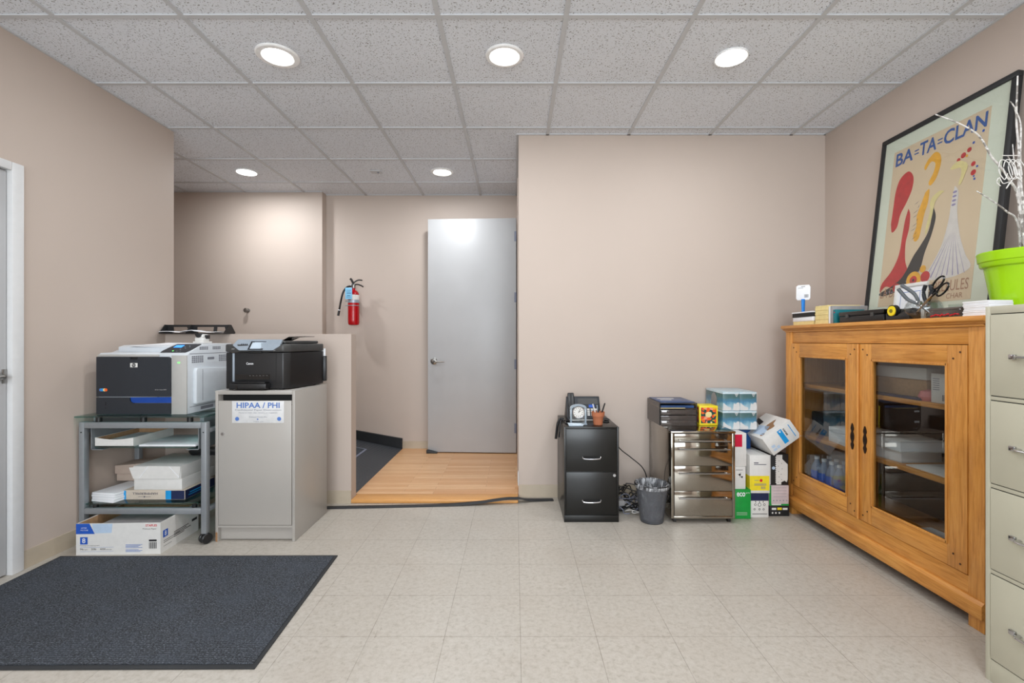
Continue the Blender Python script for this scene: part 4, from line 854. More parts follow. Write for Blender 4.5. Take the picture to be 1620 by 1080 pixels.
R(t, 'white_panel', M['card'], (0, 0, 0), X, Z, [[(.045, .004), (.078, .004), (.078, .02), (.10, .03), (.115, .02), (.121, .04), (.121, .14), (.085, .175), (.085, .204), (.045, .204)], [(.0, .004), (.006, .004), (.006, .204), (0, .204)]]); R(t, 'white_roundel', M['lightblue'], (0, 0, 0), X, Z, [disc(.026, .115, .011)]); R(t, 'ink_flecks', M['ink'], (0, -.0005, 0), X, Z, [disc(.057+.02*(k % 2)+.003*(k % 3), .02+.018*k, .0025, 6) for k in range(9)])
R(t, 'leaf_edge', M['card'], (0, -.0005, 0), X, Z, [disc(.044, .02+.014*k, .006, 8) for k in range(13)])
# tilted carton balancing on top
t = thing('tilted_box', 'white carton with cyan stripes tilted on its edge atop the pile', 'box', (1.706, 3.15, .4195), 0, 'cartons piled in the corner')
t.rotation_euler = (0, math.radians(-35.5), 0)
W, D, HT = .222, .30, .132
B('carton', M['card'], t, (0, W, 0, D, 0, HT), bev=.0015)
R(t, 'cyan_stripes', M['cyan'], (0, 0, 0), X, Z, [(.105, .138, .02, .118), (.19, .195, .022, .115)]); T(t, [('v', (.114, -.0006, .098), X, Z, .016, .014, .03)], M['white'], 'white_mark'); T(t, [('BRAN', (.157, -.0004, .06), (0, 0, 1), (-1, 0, 0), .05, .012, .03)], M['ink'], 'black_mark')
R(t, 'pale_icons', M['lightblue'], (0, 0, 0), X, Z, [(.02, .045, .02, .035), (.02, .045, .042, .060), (.05, .07, .02, .04)]); R(t, 'top_print', M['lightblue'], (0, 0, HT), X, Y, [[(.03, .04), (.12, .09), (.10, .2), (.02, .16)]]); R(t, 'top_blue', M['cyan'], (0, 0, HT), X, Y, [[(.03, .22), (.09, .22), (.12, .298), (.03, .298)]]); R(t, 'top_dark', M['ink'], (0, 0, HT), X, Y, [[(.10, .2), (.14, .2), (.16, .298), (.13, .298)]]); R(t, 'orange_figures', M['kraftdark'], (0, 0, HT), X, Y, [blob([(.08, .06), (.13, .05), (.15, .09), (.19, .12), (.12, .13), (.09, .11)]), disc(.035, .055, .016, 12)])

# ================================================================== WOODEN GLASS-DOORED CABINET (faces -X; local x runs towards the camera)
VX, VY0 = 1.88, 3.32
t = vit = thing('display_cabinet', 'large honey-coloured wooden cabinet with two glass doors on right', 'cabinet', (VX, VY0, 0), -PI/2)
LW, LD = 1.406, .44
px0, px1, px2, px3 = .073, .708, .712, 1.336   # doors
for a, b in ((0, .072), (1.337, LW)):
    B('corner_post', M['woodz'], t, (a, b, 0, .07, 0, 1.245), bev=.002)
B('side_panel', M['woodz'], t, (0, .022, .07, LD, .05, 1.245)); B('side_panel', M['woodz'], t, (LW-.022, LW, .07, LD, .05, 1.245))
B('back_leg', M['woodz'], t, (0, .05, LD-.05, LD, 0, .05)); B('back_leg', M['woodz'], t, (LW-.05, LW, LD-.05, LD, 0, .05))
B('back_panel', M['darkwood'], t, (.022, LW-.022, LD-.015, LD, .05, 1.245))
B('frieze', M['woodx'], t, (.072, 1.337, .004, .03, 1.163, 1.247), bev=.0015)
B('bottom_board', M['woodx'], t, (.022, LW-.022, .03, LD-.015, .19, .207))
B('lower_rail', M['woodx'], t, (.072, 1.337, .003, .03, .122, .203), bev=.0015)
bm = bmesh.new(); prism(bm, [(-.016, .056), (-.016, .112), (-.004, .126), (.03, .126), (.03, .056)], -.004, LW+.004, 'x', bev=.002); prism(bm, [(0, 0), (.003, 0), (.003, .01), (0, .01)], 0, .01, 'x'); build('plinth_board', bm, M['woodx'], t)
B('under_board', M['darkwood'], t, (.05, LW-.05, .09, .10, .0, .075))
bm = bmesh.new(); prism(bm, [(-.022, 1.262), (-.020, 1.279), (-.014, 1.28), (LD, 1.28), (LD, 1.246), (-.004, 1.246), (-.008, 1.255), (-.018, 1.258)], -.026, LW+.014, 'x', bev=.0015); build('top_board', bm, M['woodx'], t)
B('cornice_bead', M['woodx'], t, (-.002, LW+.002, -.006, .002, 1.236, 1.245), bev=.002)
for a, b, s in ((px0, px1, 1), (px2, px3, -1)):
    z0, z1 = .207, 1.160; st = .092
    bm = bmesh.new(); box(bm, a, a+st, -.004, .022, z0, z1, bev=.002); box(bm, b-st, b, -.004, .022, z0, z1, bev=.002)
    dd = build('door', bm, M['woodz'], t)
    B('top_rail', M['woodx'], dd, (a+st, b-st, -.004, .022, z1-.084, z1), bev=.002); B('bottom_rail', M['woodx'], dd, (a+st, b-st, -.004, .022, z0, z0+.095), bev=.002)
    i0, i1, j0, j1 = a+st, b-st, z0+.095, z1-.084
    bm = bmesh.new(); box(bm, i0-.004, i0+.008, -.0075, .0, j0-.004, j1+.004, bev=.002); box(bm, i1-.008, i1+.004, -.0075, .0, j0-.004, j1+.004, bev=.002); box(bm, i0, i1, -.0075, .0, j0-.004, j0+.008, bev=.002); box(bm, i0, i1, -.0075, .0, j1-.008, j1+.004, bev=.002); build('bead_moulding', bm, M['woodz'], dd)
    B('pane', M['pane'], dd, (i0, i1, .010, .014, j0, j1))
    bm = bmesh.new()
    for px_ in (a+.03, a+.062, b-.03, b-.062):
        for pz in (z1-.03, z1-.058, z0+.03, z0+.06):
            if (px_ in (a+.03, b-.03)) == (pz in (z1-.03, z0+.03)): cyl(bm, (px_, -.0055, pz), .0045, .003, 'y', 10)
    build('pegs', bm, M['darkwood'], dd)
    ex = (b-.045) if s > 0 else (a+.047)
    bm = bmesh.new(); prism(bm, blob([(ex-.004, .575), (ex-.012, .60), (ex-.006, .615), (ex-.013, .635), (ex-.013, .655), (ex-.006, .675), (ex-.012, .69), (ex, .72), (ex+.012, .69), (ex+.006, .675), (ex+.013, .655), (ex+.013, .635), (ex+.006, .615), (ex+.012, .60), (ex+.004, .575)], 3), -.0075, -.004, 'y'); es = build('escutcheon', bm, P('aged_bronze', (52, 36, 26), .45, .7), dd)
    R(es, 'keyhole', M['dark'], (ex, -.0076, .645), X, Z, [disc(0, .005, .003, 10), (-.0015, .0015, -.01, .004)])
bm = bmesh.new(); cyl(bm, (px1+.002, -.009, .207), .007, .953, 'z', 12); build('meeting_bead', bm, M['woodz'], t)
for z in (.89, .555):
    bm = bmesh.new(); box(bm, .024, LW-.024, .05, LD-.02, z-.024, z, bev=.003); build('shelf', bm, M['woodx'], t)
def V(lx, ly, z): return (VX+ly, VY0-lx, z)     # local of the cabinet -> world
def vthing(name, label, cat, lx, ly, z, group=None, dr=0): return thing(name, label, cat, V(lx, ly, z), -PI/2+dr, group)
# contents
t = vthing('lidded_box', 'kraft box with white lid on the cabinet upper shelf', 'box', .66, .10, .8905); B('box_base', M['kraft'], t, (0, .36, 0, .28, 0, .095), bev=.002); B('box_lid', M['card'], t, (-.01, .37, -.01, .29, .097, .155), bev=.003)
t = vthing('small_carton', 'small white carton with printed end on upper cabinet shelf', 'box', 1.085, .065, .8905); B('carton', M['card'], t, (0, .11, 0, .10, 0, .135), bev=.002); R(t, 'barcode', M['ink'], (0, 0, 0), X, Z, [(.06+.006*k, .063+.006*k, .012, .04) for k in range(6)]); R(t, 'print_lines', M['greyink'], (0, 0, 0), X, Z, [(.01, .045, .06+.01*k, .063+.01*k) for k in range(6)])
tag(B('blue_folder', M['navy'], None, (VX+.06, VX+.097, VY0-1.03, VY0-.66, .8905, .902)), 'flat blue folder in front of the kraft box on upper shelf', 'folder')
bm = bmesh.new(); lathe(bm, [(0, 0), (.03, .0), (.04, .02), (.03, .045), (0, .055)], seg=18); o = build('pink_ball', bm, M['pink'], None, V(1.03, .10, .8905)); tag(o, 'pink rubber item beside small white carton on upper shelf', 'ball')
bm = bmesh.new(); lathe(bm, [(0, 0), (.045, 0), (.045, .008), (.008, .016), (.007, .075), (.035, .10), (.045, .16), (.042, .16), (.032, .105), (0, .09)], seg=28); o = build('wine_glass', bm, M['clear'], None, V(.35, .2, .8905)); tag(o, 'clear stemmed glass alone on the upper shelf at left', 'glass')
for k in range(3):
    t = vthing('paper_pile', ['bottom paper pile on middle shelf behind left door', 'middle paper pile on middle shelf behind left door', 'top tilted paper pile on middle shelf behind left door'][k], 'paper', .34, .075, .5555+k*.030, 'paper piles behind the left door', .12*k-.1); B('sheets', M['white'], t, (0, .23, 0, .26, 0, .029), bev=.001)
for k in range(2):
    t = vthing('book', ['lower thick white book on middle shelf behind right door', 'upper white book on middle shelf behind right door'][k], 'book', .72, .075, .5555+k*.058, 'white books behind the right door', .06*(1-2*k)); B('pages', M['white'], t, (.004, .166+.02*k, .003, .22, .004, .052)); B('cover', M['card'], t, (0, .17+.02*k, 0, .224, 0, .003), (0, .17+.02*k, 0, .224, .053, .0565), (0, .004, 0, .224, .003, .053))
tag(B('black_binder', M['black'], None, (VX+.09, VX+.33, VY0-.70, VY0-.59, .5555, .65), bev=.004), 'black binder behind the door frames on middle shelf', 'binder')
t = vthing('silver_platter', 'flat white card with dark oval on the middle cabinet shelf', 'card', .935, .07, .5555, None, 0); B('card', M['card'], t, (0, .32, 0, .26, 0, .006), bev=.001); R(t, 'dark_oval', M['ink'], (0, 0, .006), X, Y, [disc(.24, .10, .085, 28, .055)])
bm = bmesh.new(); tube(bm, [(.06, .20, .010), (.10, .16, .012), (.14, .2, .012), (.18, .17, .012), (.24, .19, .012), (.27, .16, .012)], .003); build('pen_scribble', bm, M['ink'], t)
t = vthing('red_tin', 'small red tin at the near end of the middle shelf', 'tin', 1.335, .14, .5555); bm = bmesh.new(); cyl(bm, (0, 0, 0), .03, .075, bev=.004); build('tin', bm, M['red'], t)
tag(B('grey_case', M['charcoal'], None, (VX+.10, VX+.38, VY0-.62, VY0-.10, .785, .86), bev=.01) if False else B('grey_case', M['charcoal'], None, (VX+.14, VX+.38, VY0-.31, VY0-.06, .5555, .70), bev=.01), 'dark grey case at the far end of the middle shelf', 'case')
# shrink-wrapped water bottles at the bottom left
bt = None
for i in range(4):
    for j in range(2):
        loc = V(.185+.073*i, .10+.08*j, .2075)
        if bt is None:
            bt = thing('water_bottle', 'plastic water bottle with blue label in lower left of cabinet', 'bottle', loc, 0, 'water bottles in the cabinet')
            bm = bmesh.new(); lathe(bm, [(0, 0), (.03, 0), (.034, .01), (.032, .03), (.034, .05), (.032, .07), (.034, .13), (.028, .155), (.013, .185), (.013, .20), (0, .2)], seg=24); build('bottle', bm, M['water'], bt)
            bm = bmesh.new(); lathe(bm, [(.0345, .055), (.0352, .055), (.0352, .125), (.0345, .125)], seg=24); build('blue_label', bm, M['bottle'], bt)
            bm = bmesh.new(); cyl(bm, (0, 0, .195), .0145, .018); build('cap', bm, M['white'], bt)
        else: dup(bt, loc)
tag(B('shrink_wrap', M['wrap'], None, (VX+.055, VX+.225, VY0-.450, VY0-.140, .2073, .425), bev=.01), 'clear shrink wrap film enclosing the water bottles in the cabinet', 'wrap')
for k, (lx, ly, rr_, ww, dd_, m_, lab) in enumerate(((.86, .06, .05, .40, .18, 'white', 'white papers lying on the bottom of the cabinet at near end'), (1.0, .12, -.1, .30, .2, 'poster_red', 'red and white leaflet on the bottom board of the cabinet'), (1.05, .10, -.22, .25, .16, 'lightblue', 'pale blue leaflet on top of the papers inside cabinet'))):
    t = vthing('papers' if k == 0 else 'leaflet', lab, 'paper', lx, ly+.03, .2075+.007*k, None, rr_); B('sheets', M[m_], t, (0, ww, 0, dd_, 0, .006))

# ================================================================== ON TOP OF THE WOODEN CABINET
ZT = 1.2803
def VT(name, label, cat, lx, ly, dr=0, z=ZT, group=None): return vthing(name, label, cat, lx, ly, z, group, dr)
t = VT('brown_notebook', 'thin brown notebook standing at far end of cabinet top', 'book', .045, .03); B('cover', M['darkwood'], t, (0, .012, 0, .14, 0, .07), bev=.001)
t = VT('white_book', 'cream and white book lying under the black book', 'book', .06, .015); B('pages', M['manila'], t, (.002, .215, .002, .15, 0, .024)); B('cover', M['white'], t, (0, .217, 0, .152, .0245, .052), bev=.001)
t = VT('black_book', 'black-spined book lying on the white book by the brush', 'book', .058, .012, 0, ZT+.0525); B('cover', M['ink'], t, (0, .22, 0, .152, 0, .026), bev=.001); B('sheet_cover', M['white'], t, (-.003, .222, -.002, .154, .0265, .034))
t = VT('tagged_brush', 'blue-handled brush with white hang tag on the far books', 'brush', .085, .07, 0, ZT+.087)
bm = bmesh.new(); tube(bm, [(0, 0, .0), (0, 0, .04), (0, 0, .09)], .017, r_end=.022, flat=.5); build('handle', bm, M['bluehandle'], t)
bm = bmesh.new(); th_ = bmesh.new(); prism(bm, [(-.034, .085), (.034, .085), (.042, .095), (.044, .17), (.036, .185), (-.03, .187), (-.042, .178), (-.043, .095)], -.002, .002, 'y', bev=.0006); tg = build('hang_tag', bm, M['white'], t)
R(tg, 'barcode', M['ink'], (0, -.002, 0), X, Z, [(.008+.005*k, .0105+.005*k, .10, .122) for k in range(5)]+[(-.03, .0, .165, .167)]); R(tg, 'slot', M['graycard'], (0, -.002, 0), X, Z, [(-.012, .012, .173, .178)])
t.rotation_euler[2] = -PI/2+.75
t = VT('envelope_bundle', 'heap of white envelopes behind the books on cabinet top', 'envelopes', .10, .18, .1); B('stack', M['white'], t, (0, .22, 0, .14, 0, .105), bev=.004); 
bm = bmesh.new(); vs_ = box(bm, .02, .23, -.03, .13, .106, .120, bev=.003); rot(vs_, .06, 'Y', (.1, 0, .106)); 
for v_ in vs_: v_.co.z += .006
build('loose_envelope', bm, M['white'], t)
t = VT('envelope_stack', 'pale yellow stack of manila envelopes on the cabinet top', 'envelopes', .295, .018)
bm = bmesh.new()
for k in range(12): box(bm, .0+.002*(k % 2), .125-.002*(k % 3), .001*(k % 3), .20, .0095*k, .0095*k+.009)
build('envelopes', bm, M['manila'], t)
t = VT('grey_folder', 'grey and white folder standing beside the manila envelopes', 'folder', .424, .018); B('pages', M['white'], t, (.0, .018, .002, .19, 0, .104)); B('cover', M['graycard'], t, (.0182, .038, 0, .21, 0, .106), bev=.0006)
t = VT('teal_book', 'slim teal book between grey folder and black case', 'book', .466, .02); B('cover', M['teal'], t, (0, .022, 0, .17, 0, .082), bev=.001); R(t, 'pink_spot', M['crimson'], (.0, -.0003, 0), X, Z, [disc(.011, .065, .004, 8)])
t = VT('black_case', 'long black hinged case lying on front of cabinet top', 'case', .520, .020); B('case_base', M['black'], t, (0, .335, 0, .17, 0, .036), bev=.003); B('case_lid', M['glossblack'], t, (-.003, .338, -.003, .172, .038, .062), bev=.004); B('latches', M['darkgrey'], t, (.06, .08, -.006, 0, .028, .048), (.25, .27, -.006, 0, .028, .048))
t = VT('tape_dispenser', 'black tape dispenser holding a yellow roll on cabinet top', 'tape dispenser', .868, .022)
bm = bmesh.new(); prism(bm, [(0, 0), (.14, 0), (.14, .022), (.12, .045), (.08, .03), (.07, .022), (.015, .02), (0, .04)], 0, .055, 'y', bev=.003); prism(bm, [(0, .0), (.14, 0), (.14, .05), (.1, .06), (.03, .055)], .055, .062, 'y', bev=.002); build('body', bm, M['black'], t)
bm = bmesh.new(); lathe(bm, [(.010, 0), (.024, 0), (.025, .002), (.025, .022), (.024, .024), (.010, .024), (.010, 0)], (.038, -.004, .047), 30, AX['y']); rl = build('tape_roll', bm, M['tapeyellow'], t)
bm = bmesh.new(); lathe(bm, [(.026, 0), (.030, 0), (.030, .02), (.026, .02), (.026, 0)], (.038, 0, .047), 30, AX['y']); build('roll_cover', bm, M['black'], rl)
bm = bmesh.new(); cyl(bm, (.038, -.006, .047), .009, .006, 'y', 16); build('roll_hub', bm, P('olive_hub', (120, 110, 20), .5), rl)
# glass bowl with tools
BW = V(1.02, .085, ZT)
t = thing('glass_bowl', 'round clear glass bowl holding pliers and scissors', 'bowl', BW); bm = bmesh.new()
lathe(bm, [(0, 0), (.035, 0), (.058, .012), (.072, .035), (.074, .055), (.066, .078), (.058, .088), (.056, .087), (.063, .077), (.071, .054), (.069, .036), (.055, .015), (.033, .005), (0, .005)], seg=44); build('bowl', bm, M['clear'], t)
def tool(label, name, cat, a, b, m_, grip):
    a, b = Vector(a), Vector(b); d_ = (b-a).normalized(); q = thing(name, label, cat, BW)
    sd = d_.cross(Vector((1, 0, 0))).normalized(); mid = a.lerp(b, .42)
    bm = bmesh.new(); tube(bm, [a, mid], .004, 8, 0, .009, ); bm2 = None
    lathe(bm, [(0, -.006), (.014, -.006), (.014, .006), (0, .006)], mid, 20, AX['x']); build('jaws', bm, M['chrome'], q)
    for s in (-1, 1):
        bm = bmesh.new(); tube(bm, [mid, mid+d_*.03+sd*.016*s, mid+d_*.06+sd*.022*s, b+sd*.013*s], .0075, r_end=.0085); build('grip', bm, grip, q)
tool('grey-handled pliers leaning to the left in the glass bowl', 'pliers', 'pliers', (.02, -.035, .012), (-.045, .085, .165), None, P('grey_rubber_grip', (92, 96, 100), .5))
tool('black-gripped pliers standing upright at back of the glass bowl', 'pliers', 'pliers', (.02, .01, .012), (.022, -.0, .165), None, M['charcoal'])
q = thing('scissors', 'black-handled scissors leaning to the right in the glass bowl', 'scissors', BW)
bm = bmesh.new(); a, b = Vector((-.02, .04, .012)), Vector((-.01, -.065, .115)); tube(bm, [a, b], .003, 8, 0, .009, flat=.5); build('blades', bm, M['chrome'], q)
d_ = (b-a).normalized(); sd = Vector((0, d_.z, -d_.y))
for s, L in ((-1, .05), (1, .058)):
    c_ = b+d_*L*.9+sd*.02*s; bm = bmesh.new()
    pts = [c_+d_*math.cos(k*PI/8)*.036+sd*math.sin(k*PI/8)*.017 for k in range(17)]; tube(bm, pts, .0042, 8, 2); tube(bm, [b-d_*.01, b+d_*.02+sd*.008*s], .006, 8, 0); build('finger_loop', bm, M['glossblack'], q)
# small framed certificate
t = VT('framed_notice', 'small white picture frame with printed notice leaning before the poster', 'picture frame', .62, .245); t.rotation_euler = (-.10, 0, -PI/2)
B('frame', M['card'], t, (0, .21, 0, .014, 0, .018), (0, .21, 0, .014, .192, .21), (0, .018, 0, .014, .018, .192), (.192, .21, 0, .014, .018, .192), bev=.002); B('notice', M['white'], t, (.016, .194, .006, .010, .016, .194))
R(t, 'blue_border', M['softblue'], (0, .006, 0), X, Z, [(.04, .17, .163, .166), (.04, .043, .04, .163), (.167, .17, .04, .163)]); T(t, [('GIFT', (.085, .006, .085), X, Z, .035, .012), ('CERTIFICATES', (.06, .006, .055), X, Z, .09, .011), ('available', (.075, .006, .115), X, Z, .05, .009)], M['greyink'])
t = VT('acrylic_box', 'low clear acrylic box behind the smoky organiser', 'box', 1.10, .13); B('shell', M['clear'], t, (0, .13, 0, .003, 0, .065), (0, .003, .003, .10, 0, .065), (.127, .13, .003, .10, 0, .065), (.003, .127, .003, .10, 0, .003), (.003, .127, .097, .10, .003, .065)); 
t = VT('organiser_tray', 'smoky plastic organiser tray full of clips on cabinet top', 'organiser', 1.115, .03); B('tray', M['smoke2'], t, (0, .16, 0, .09, 0, .04), bev=.003); B('lid_rim', M['smoke'], t, (-.002, .162, -.002, .092, .036, .044), bev=.001)
bm = bmesh.new()
for k in range(9): tube(bm, [(.01+.016*k, -.001, .008+.003*(k % 3)), (.022+.016*k, -.002, .012+.004*(k % 2))], .003, 6, 0)
build('clips', bm, M['redink'], t)
for k in range(3):
    t = VT('white_booklets', ['lowest white booklet pile next to the filing cabinet', 'middle white booklet pile next to the filing cabinet', 'top white booklet pile next to the filing cabinet'][k], 'booklets', 1.296+.004*(k % 2), .014, 0, ZT+.0205*k, 'white booklets on the cabinet top')
    B('sheets', M['white'], t, (0, .112, 0, .10, 0, .0065), (.002, .112, .001, .10, .007, .013), (0, .111, 0, .099, .0135, .020), bev=.0008)

# green pot with birch branches
PC = Vector((2.125, 1.985, ZT))
t = thing('green_planter', 'bright lime green glazed pot on the cabinet by the poster', 'pot', PC); bm = bmesh.new()
lathe(bm, [(0, 0), (.095, 0), (.099, .004), (.130, .205), (.140, .209), (.143, .214), (.145, .228), (.149, .231), (.153, .266), (.150, .27), (.144, .268), (.139, .22), (.128, .20), (.1, .18), (0, .18)], seg=72); build('pot', bm, M['green'], t)
bm = bmesh.new(); cyl(bm, (0, 0, .181), .125, .012); build('filler', bm, M['darkwood'], t)
def br(label, pts, r, twigs=()):
    q = thing('birch_branch', label, 'branch', PC, 0, 'silvery birch branches in the lime pot'); bm = bmesh.new(); tube(bm, pts, r, 8, 6, r*.4); m_ = build('stem', bm, M['birch'], q)
    for tw in twigs: bm = bmesh.new(); tube(bm, tw, r*.5, 6, 5, r*.25); build('twig', bm, M['birch'], q)
def pj(px_, py_, y): return Vector(((px_-815)*y/756, y, 1.18+(538-py_)*y/756))-PC
br('tallest upright birch branch in the lime pot', [(-.02, .0, .194), pj(1612, 300, 1.98), pj(1612, 240, 1.97), pj(1608, 190, 1.96), pj(1610, 120, 1.95)], .0065, ([pj(1608, 180, 1.96), pj(1604, 168, 1.95), pj(1598, 160, 1.95)],))
br('second upright birch branch beside the tallest one', [(.0, .02, .194), pj(1616, 320, 2.0), pj(1614, 250, 2.0), pj(1615, 200, 1.99), pj(1609, 178, 1.98)], .0055)
br('long birch branch arching left across the poster top', [(-.015, -.02, .194), pj(1611, 315, 1.95), pj(1598, 286, 1.93), pj(1582, 263, 1.91), pj(1568, 247, 1.9), pj(1549, 215, 1.9), pj(1519, 196, 1.9), pj(1480, 181, 1.92)], .0055)
br('low birch branch reaching left over the poster middle', [(-.01, .01, .194), pj(1610, 353, 1.96), pj(1592, 334, 1.95), pj(1572, 319, 1.94), pj(1545, 302, 1.94)], .0045)
br('short crossing birch branch with a forked tip', [(.01, -.01, .194), pj(1616, 300, 1.93), pj(1606, 270, 1.93), pj(1594, 246, 1.93)], .005, ([pj(1606, 270, 1.93), pj(1603, 240, 1.93), pj(1602, 228, 1.93)],))
q = thing('wire_ornament', 'curly white wire ornament hooked on the birch branches', 'ornament', PC); bm = bmesh.new()
pts = [pj(1585+k*1.6+9*math.cos(k*1.3), 268+16*math.sin(k*1.3+.4)-k*.0, 1.90) for k in range(20)]; tube(bm, pts, .0017, 6, 6); tube(bm, [pj(1586, 246, 1.9), pj(1612, 246, 1.9)], .0017, 6, 0); tube(bm, [pj(1583, 294, 1.9), pj(1577, 288, 1.9), pj(1581, 281, 1.9), pj(1587, 290, 1.9), pj(1597, 288, 1.9), pj(1592, 298, 1.9), pj(1606, 280, 1.9), pj(1616, 286, 1.9)], .0017, 6, 6); build('wire', bm, M['card'], q)

# ================================================================== FRAMED POSTER leaning on the right wall
PW, PH = .811, 1.147
tilt = math.asin(.127/1.147)
t = thing('framed_poster', 'large black-framed poster leaning on the right wall above wooden cabinet', 'poster', (2.178, 3.0, ZT+.0005)); t.rotation_euler = (-tilt, 0, -PI/2); t.rotation_mode = 'XYZ'
fw = .028
bm = bmesh.new(); box(bm, 0, PW, 0, .028, 0, fw, bev=.003); box(bm, 0, PW, 0, .028, PH-fw, PH, bev=.003); box(bm, 0, fw, 0, .028, fw, PH-fw, bev=.003); box(bm, PW-fw, PW, 0, .028, fw, PH-fw, bev=.003); build('frame', bm, M['ink'], t)
B('mat_board', M['matboard'], t, (fw-.002, PW-fw+.002, .010, .016, fw-.002, PH-fw+.002)); B('backing', M['kraftdark'], t, (fw-.002, PW-fw+.002, .0165, .024, fw-.002, PH-fw+.002))
u0, u1, v0, v1 = .102, .692, .10, 1.04
pr = B('art_print', M['print_beige'], t, (u0, u1, .0088, .0099, v0, v1)); L = [.0086]
def art(name, mm, polys):
    L[0] -= .00012; return R(pr, name, M[mm], (0, L[0], 0), X, Z, polys, 0)
def fan(x0, x1, xt, zb, zt, n, wobble=.0):
    out = []
    for k in range(n):
        a = x0+(x1-x0)*k/n; b = x0+(x1-x0)*(k+.55)/n; out.append([(a, zb+wobble*math.sin(k)), (b, zb+wobble*math.sin(k+1)), (xt+.004, zt), (xt, zt)])
    return out
art('red_swirl', 'poster_red', [blob([(.135, .60), (.15, .545), (.185, .57), (.2, .64), (.235, .70), (.265, .77), (.265, .84), (.225, .885), (.17, .86), (.145, .79), (.14, .70)]), blob([(.255, .66), (.272, .62), (.275, .54), (.262, .46), (.272, .36), (.30, .27), (.24, .20), (.15, .22), (.11, .19), (.115, .24), (.18, .31), (.222, .40), (.232, .52), (.24, .60)])])
art('dark_arc', 'ink', [blob([(.425, .62), (.445, .56), (.43, .47), (.40, .38), (.38, .29), (.33, .22), (.25, .185), (.15, .165), (.11, .17), (.11, .185), (.20, .22), (.27, .27), (.325, .37), (.37, .43), (.41, .50)])])
art('lilac_flecks', 'lilac', [disc(.28+.018*k, .21+.018*(k % 3)+.006*k, .006, 8, .004) for k in range(7)]+[disc(.16+.02*k, .182+.004*(k % 2), .005, 8, .003) for k in range(6)])
art('yellow_plume', 'poster_yellow', [blob([(.355, .905), (.395, .93), (.43, .905), (.44, .85), (.42, .78), (.39, .75), (.375, .77), (.40, .82), (.405, .865), (.38, .885), (.36, .87), (.345, .85), (.335, .87)]), blob([(.36, .72), (.385, .73), (.385, .66), (.37, .60), (.36, .53), (.35, .47), (.325, .455), (.31, .49), (.325, .54), (.32, .60), (.34, .66)])])
art('plume_fringe', 'navy', [[(.30+.02*math.sin(k*2), .47+.025*k), (.315+.012*math.sin(k*2), .475+.025*k), (.33, .487+.025*k)] for k in range(9)])
art('white_fan', 'poster_white', [blob([(.54, .70), (.565, .66), (.57, .56), (.60, .43), (.64, .33), (.675, .26), (.60, .225), (.50, .22), (.40, .23), (.45, .30), (.50, .40), (.525, .52), (.53, .62)])])
art('fan_ribs', 'lilac', [[(.42+.032*k, .232+.006*math.sin(k*2)), (.425+.032*k, .232), (.548+.003*k, .46)] for k in range(8)]+[disc(.545, .60+.022*k, .012, 10, .006) for k in range(4)])
art('blossoms', 'poster_red', [disc(.57, .845, .014), disc(.60, .862, .012), (disc(.63, .78, .012)), disc(.635, .735, .014), disc(.545, .83, .010), disc(.42, .245, .03), disc(.23, .205, .025)])
art('blossom_specks', 'blueink', [disc(.62, .89, .007, 8), disc(.65, .905, .006, 8), disc(.665, .93, .007, 8), disc(.645, .70, .006, 8), disc(.64, .715, .005, 8), disc(.652, .76, .006, 8)])
art('gold_flower', 'poster_yellow', [disc(.345, .235, .048, 24), disc(.59, .835, .007, 10), disc(.40, .29, .02, 12)])
art('flower_centre', 'poster_red', [disc(.345, .235, .024, 16)]); art('flower_eye', 'ink', [disc(.345, .235, .008, 10)])
art('pale_curves', 'manila', [blob([(.50, .80), (.545, .825), (.60, .79), (.59, .74), (.575, .70), (.56, .70), (.57, .75), (.56, .785), (.52, .79)]), blob([(.41, .68), (.45, .70), (.48, .69), (.455, .675), (.43, .64), (.42, .56), (.395, .48), (.39, .52), (.405, .60), (.40, .65)])])
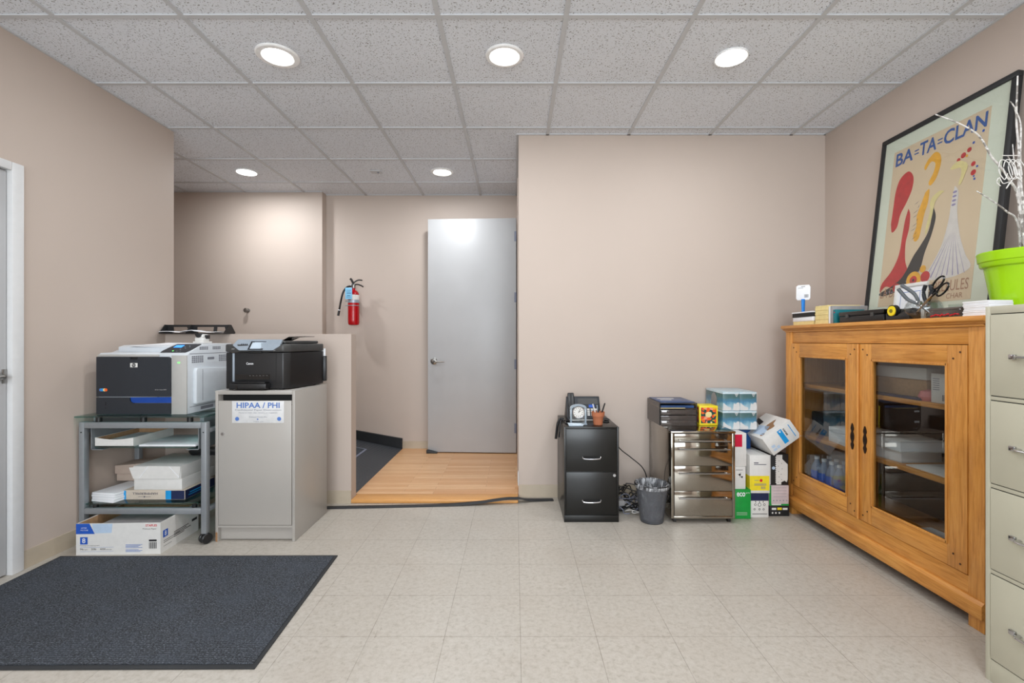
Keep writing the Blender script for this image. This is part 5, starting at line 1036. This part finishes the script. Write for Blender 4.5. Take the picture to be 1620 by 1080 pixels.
T(pr, [('BA', (.122, .0084, .945), X, Z, .125, .078, .02), ('=', (.255, .0084, .968), X, Z, .03, .026), ('TA', (.29, .0084, .945), X, Z, .11, .078, .02), ('=', (.405, .0084, .968), X, Z, .03, .026), ('CLAN', (.443, .0084, .945), X, Z, .236, .078, .02)], M['blue_letter'], 'title_lettering')
T(pr, [('LA DANSE DES LIBELLULES', (.115, .0084, .152), X, Z, .56, .056), ('CHAR', (.56, .0084, .112), X, Z, .09, .027)], M['poster_brown'], 'caption_lettering')
B('glazing', M['clear'], t, (fw-.002, PW-fw+.002, .0035, .0055, fw-.002, PH-fw+.002))

# ================================================================== CREAM FILING CABINET (right edge)
t = thing('tall_filing_cabinet', 'cream four-drawer metal filing cabinet cut by the right edge', 'filing cabinet', (1.645, 1.672, 0), -PI/2)
W, D, HT = .38, .66, 1.297
bm = bmesh.new(); box(bm, 0, W, .004, D, .0, HT-.0, bev=.003); build('body', bm, M['filecream'], t)
B('front_frame', M['filecream'], t, (0, .017, 0, .006, 0, HT), (W-.017, W, 0, .006, 0, HT), (.017, W-.017, 0, .006, HT-.026, HT), (.017, W-.017, 0, .006, 0, .078), *[(.017, W-.017, 0, .006, z-.008, z+.005) for z in (.384, .680, .982)], bev=.0012)
B('drawer_gap', M['dark'], t, (.017, W-.017, .0035, .0045, .078, HT-.026))
for z0, z1 in ((.082, .373), (.392, .669), (.688, .971), (.990, 1.268)):
    dd = B('drawer', M['filecream'], t, (.0195, W-.0195, -.002, .004, z0, z1), bev=.0015); zc = z0+.135
    bm = bmesh.new(); box(bm, .088, .108, -.012, -.002, zc-.008, zc+.008, bev=.002); build('thumb_latch', bm, M['chrome'], dd)
    bm = bmesh.new(); tube(bm, [(.118, -.004, zc), (.124, -.022, zc), (.15, -.026, zc), (.23, -.026, zc), (.256, -.022, zc), (.262, -.004, zc)], .007, flat=.6); build('handle', bm, M['chrome'], dd)
    bm = bmesh.new(); box(bm, .14, .24, -.006, -.002, zc+.045, zc+.075, bev=.001); build('card_holder', bm, M['chrome'], dd)
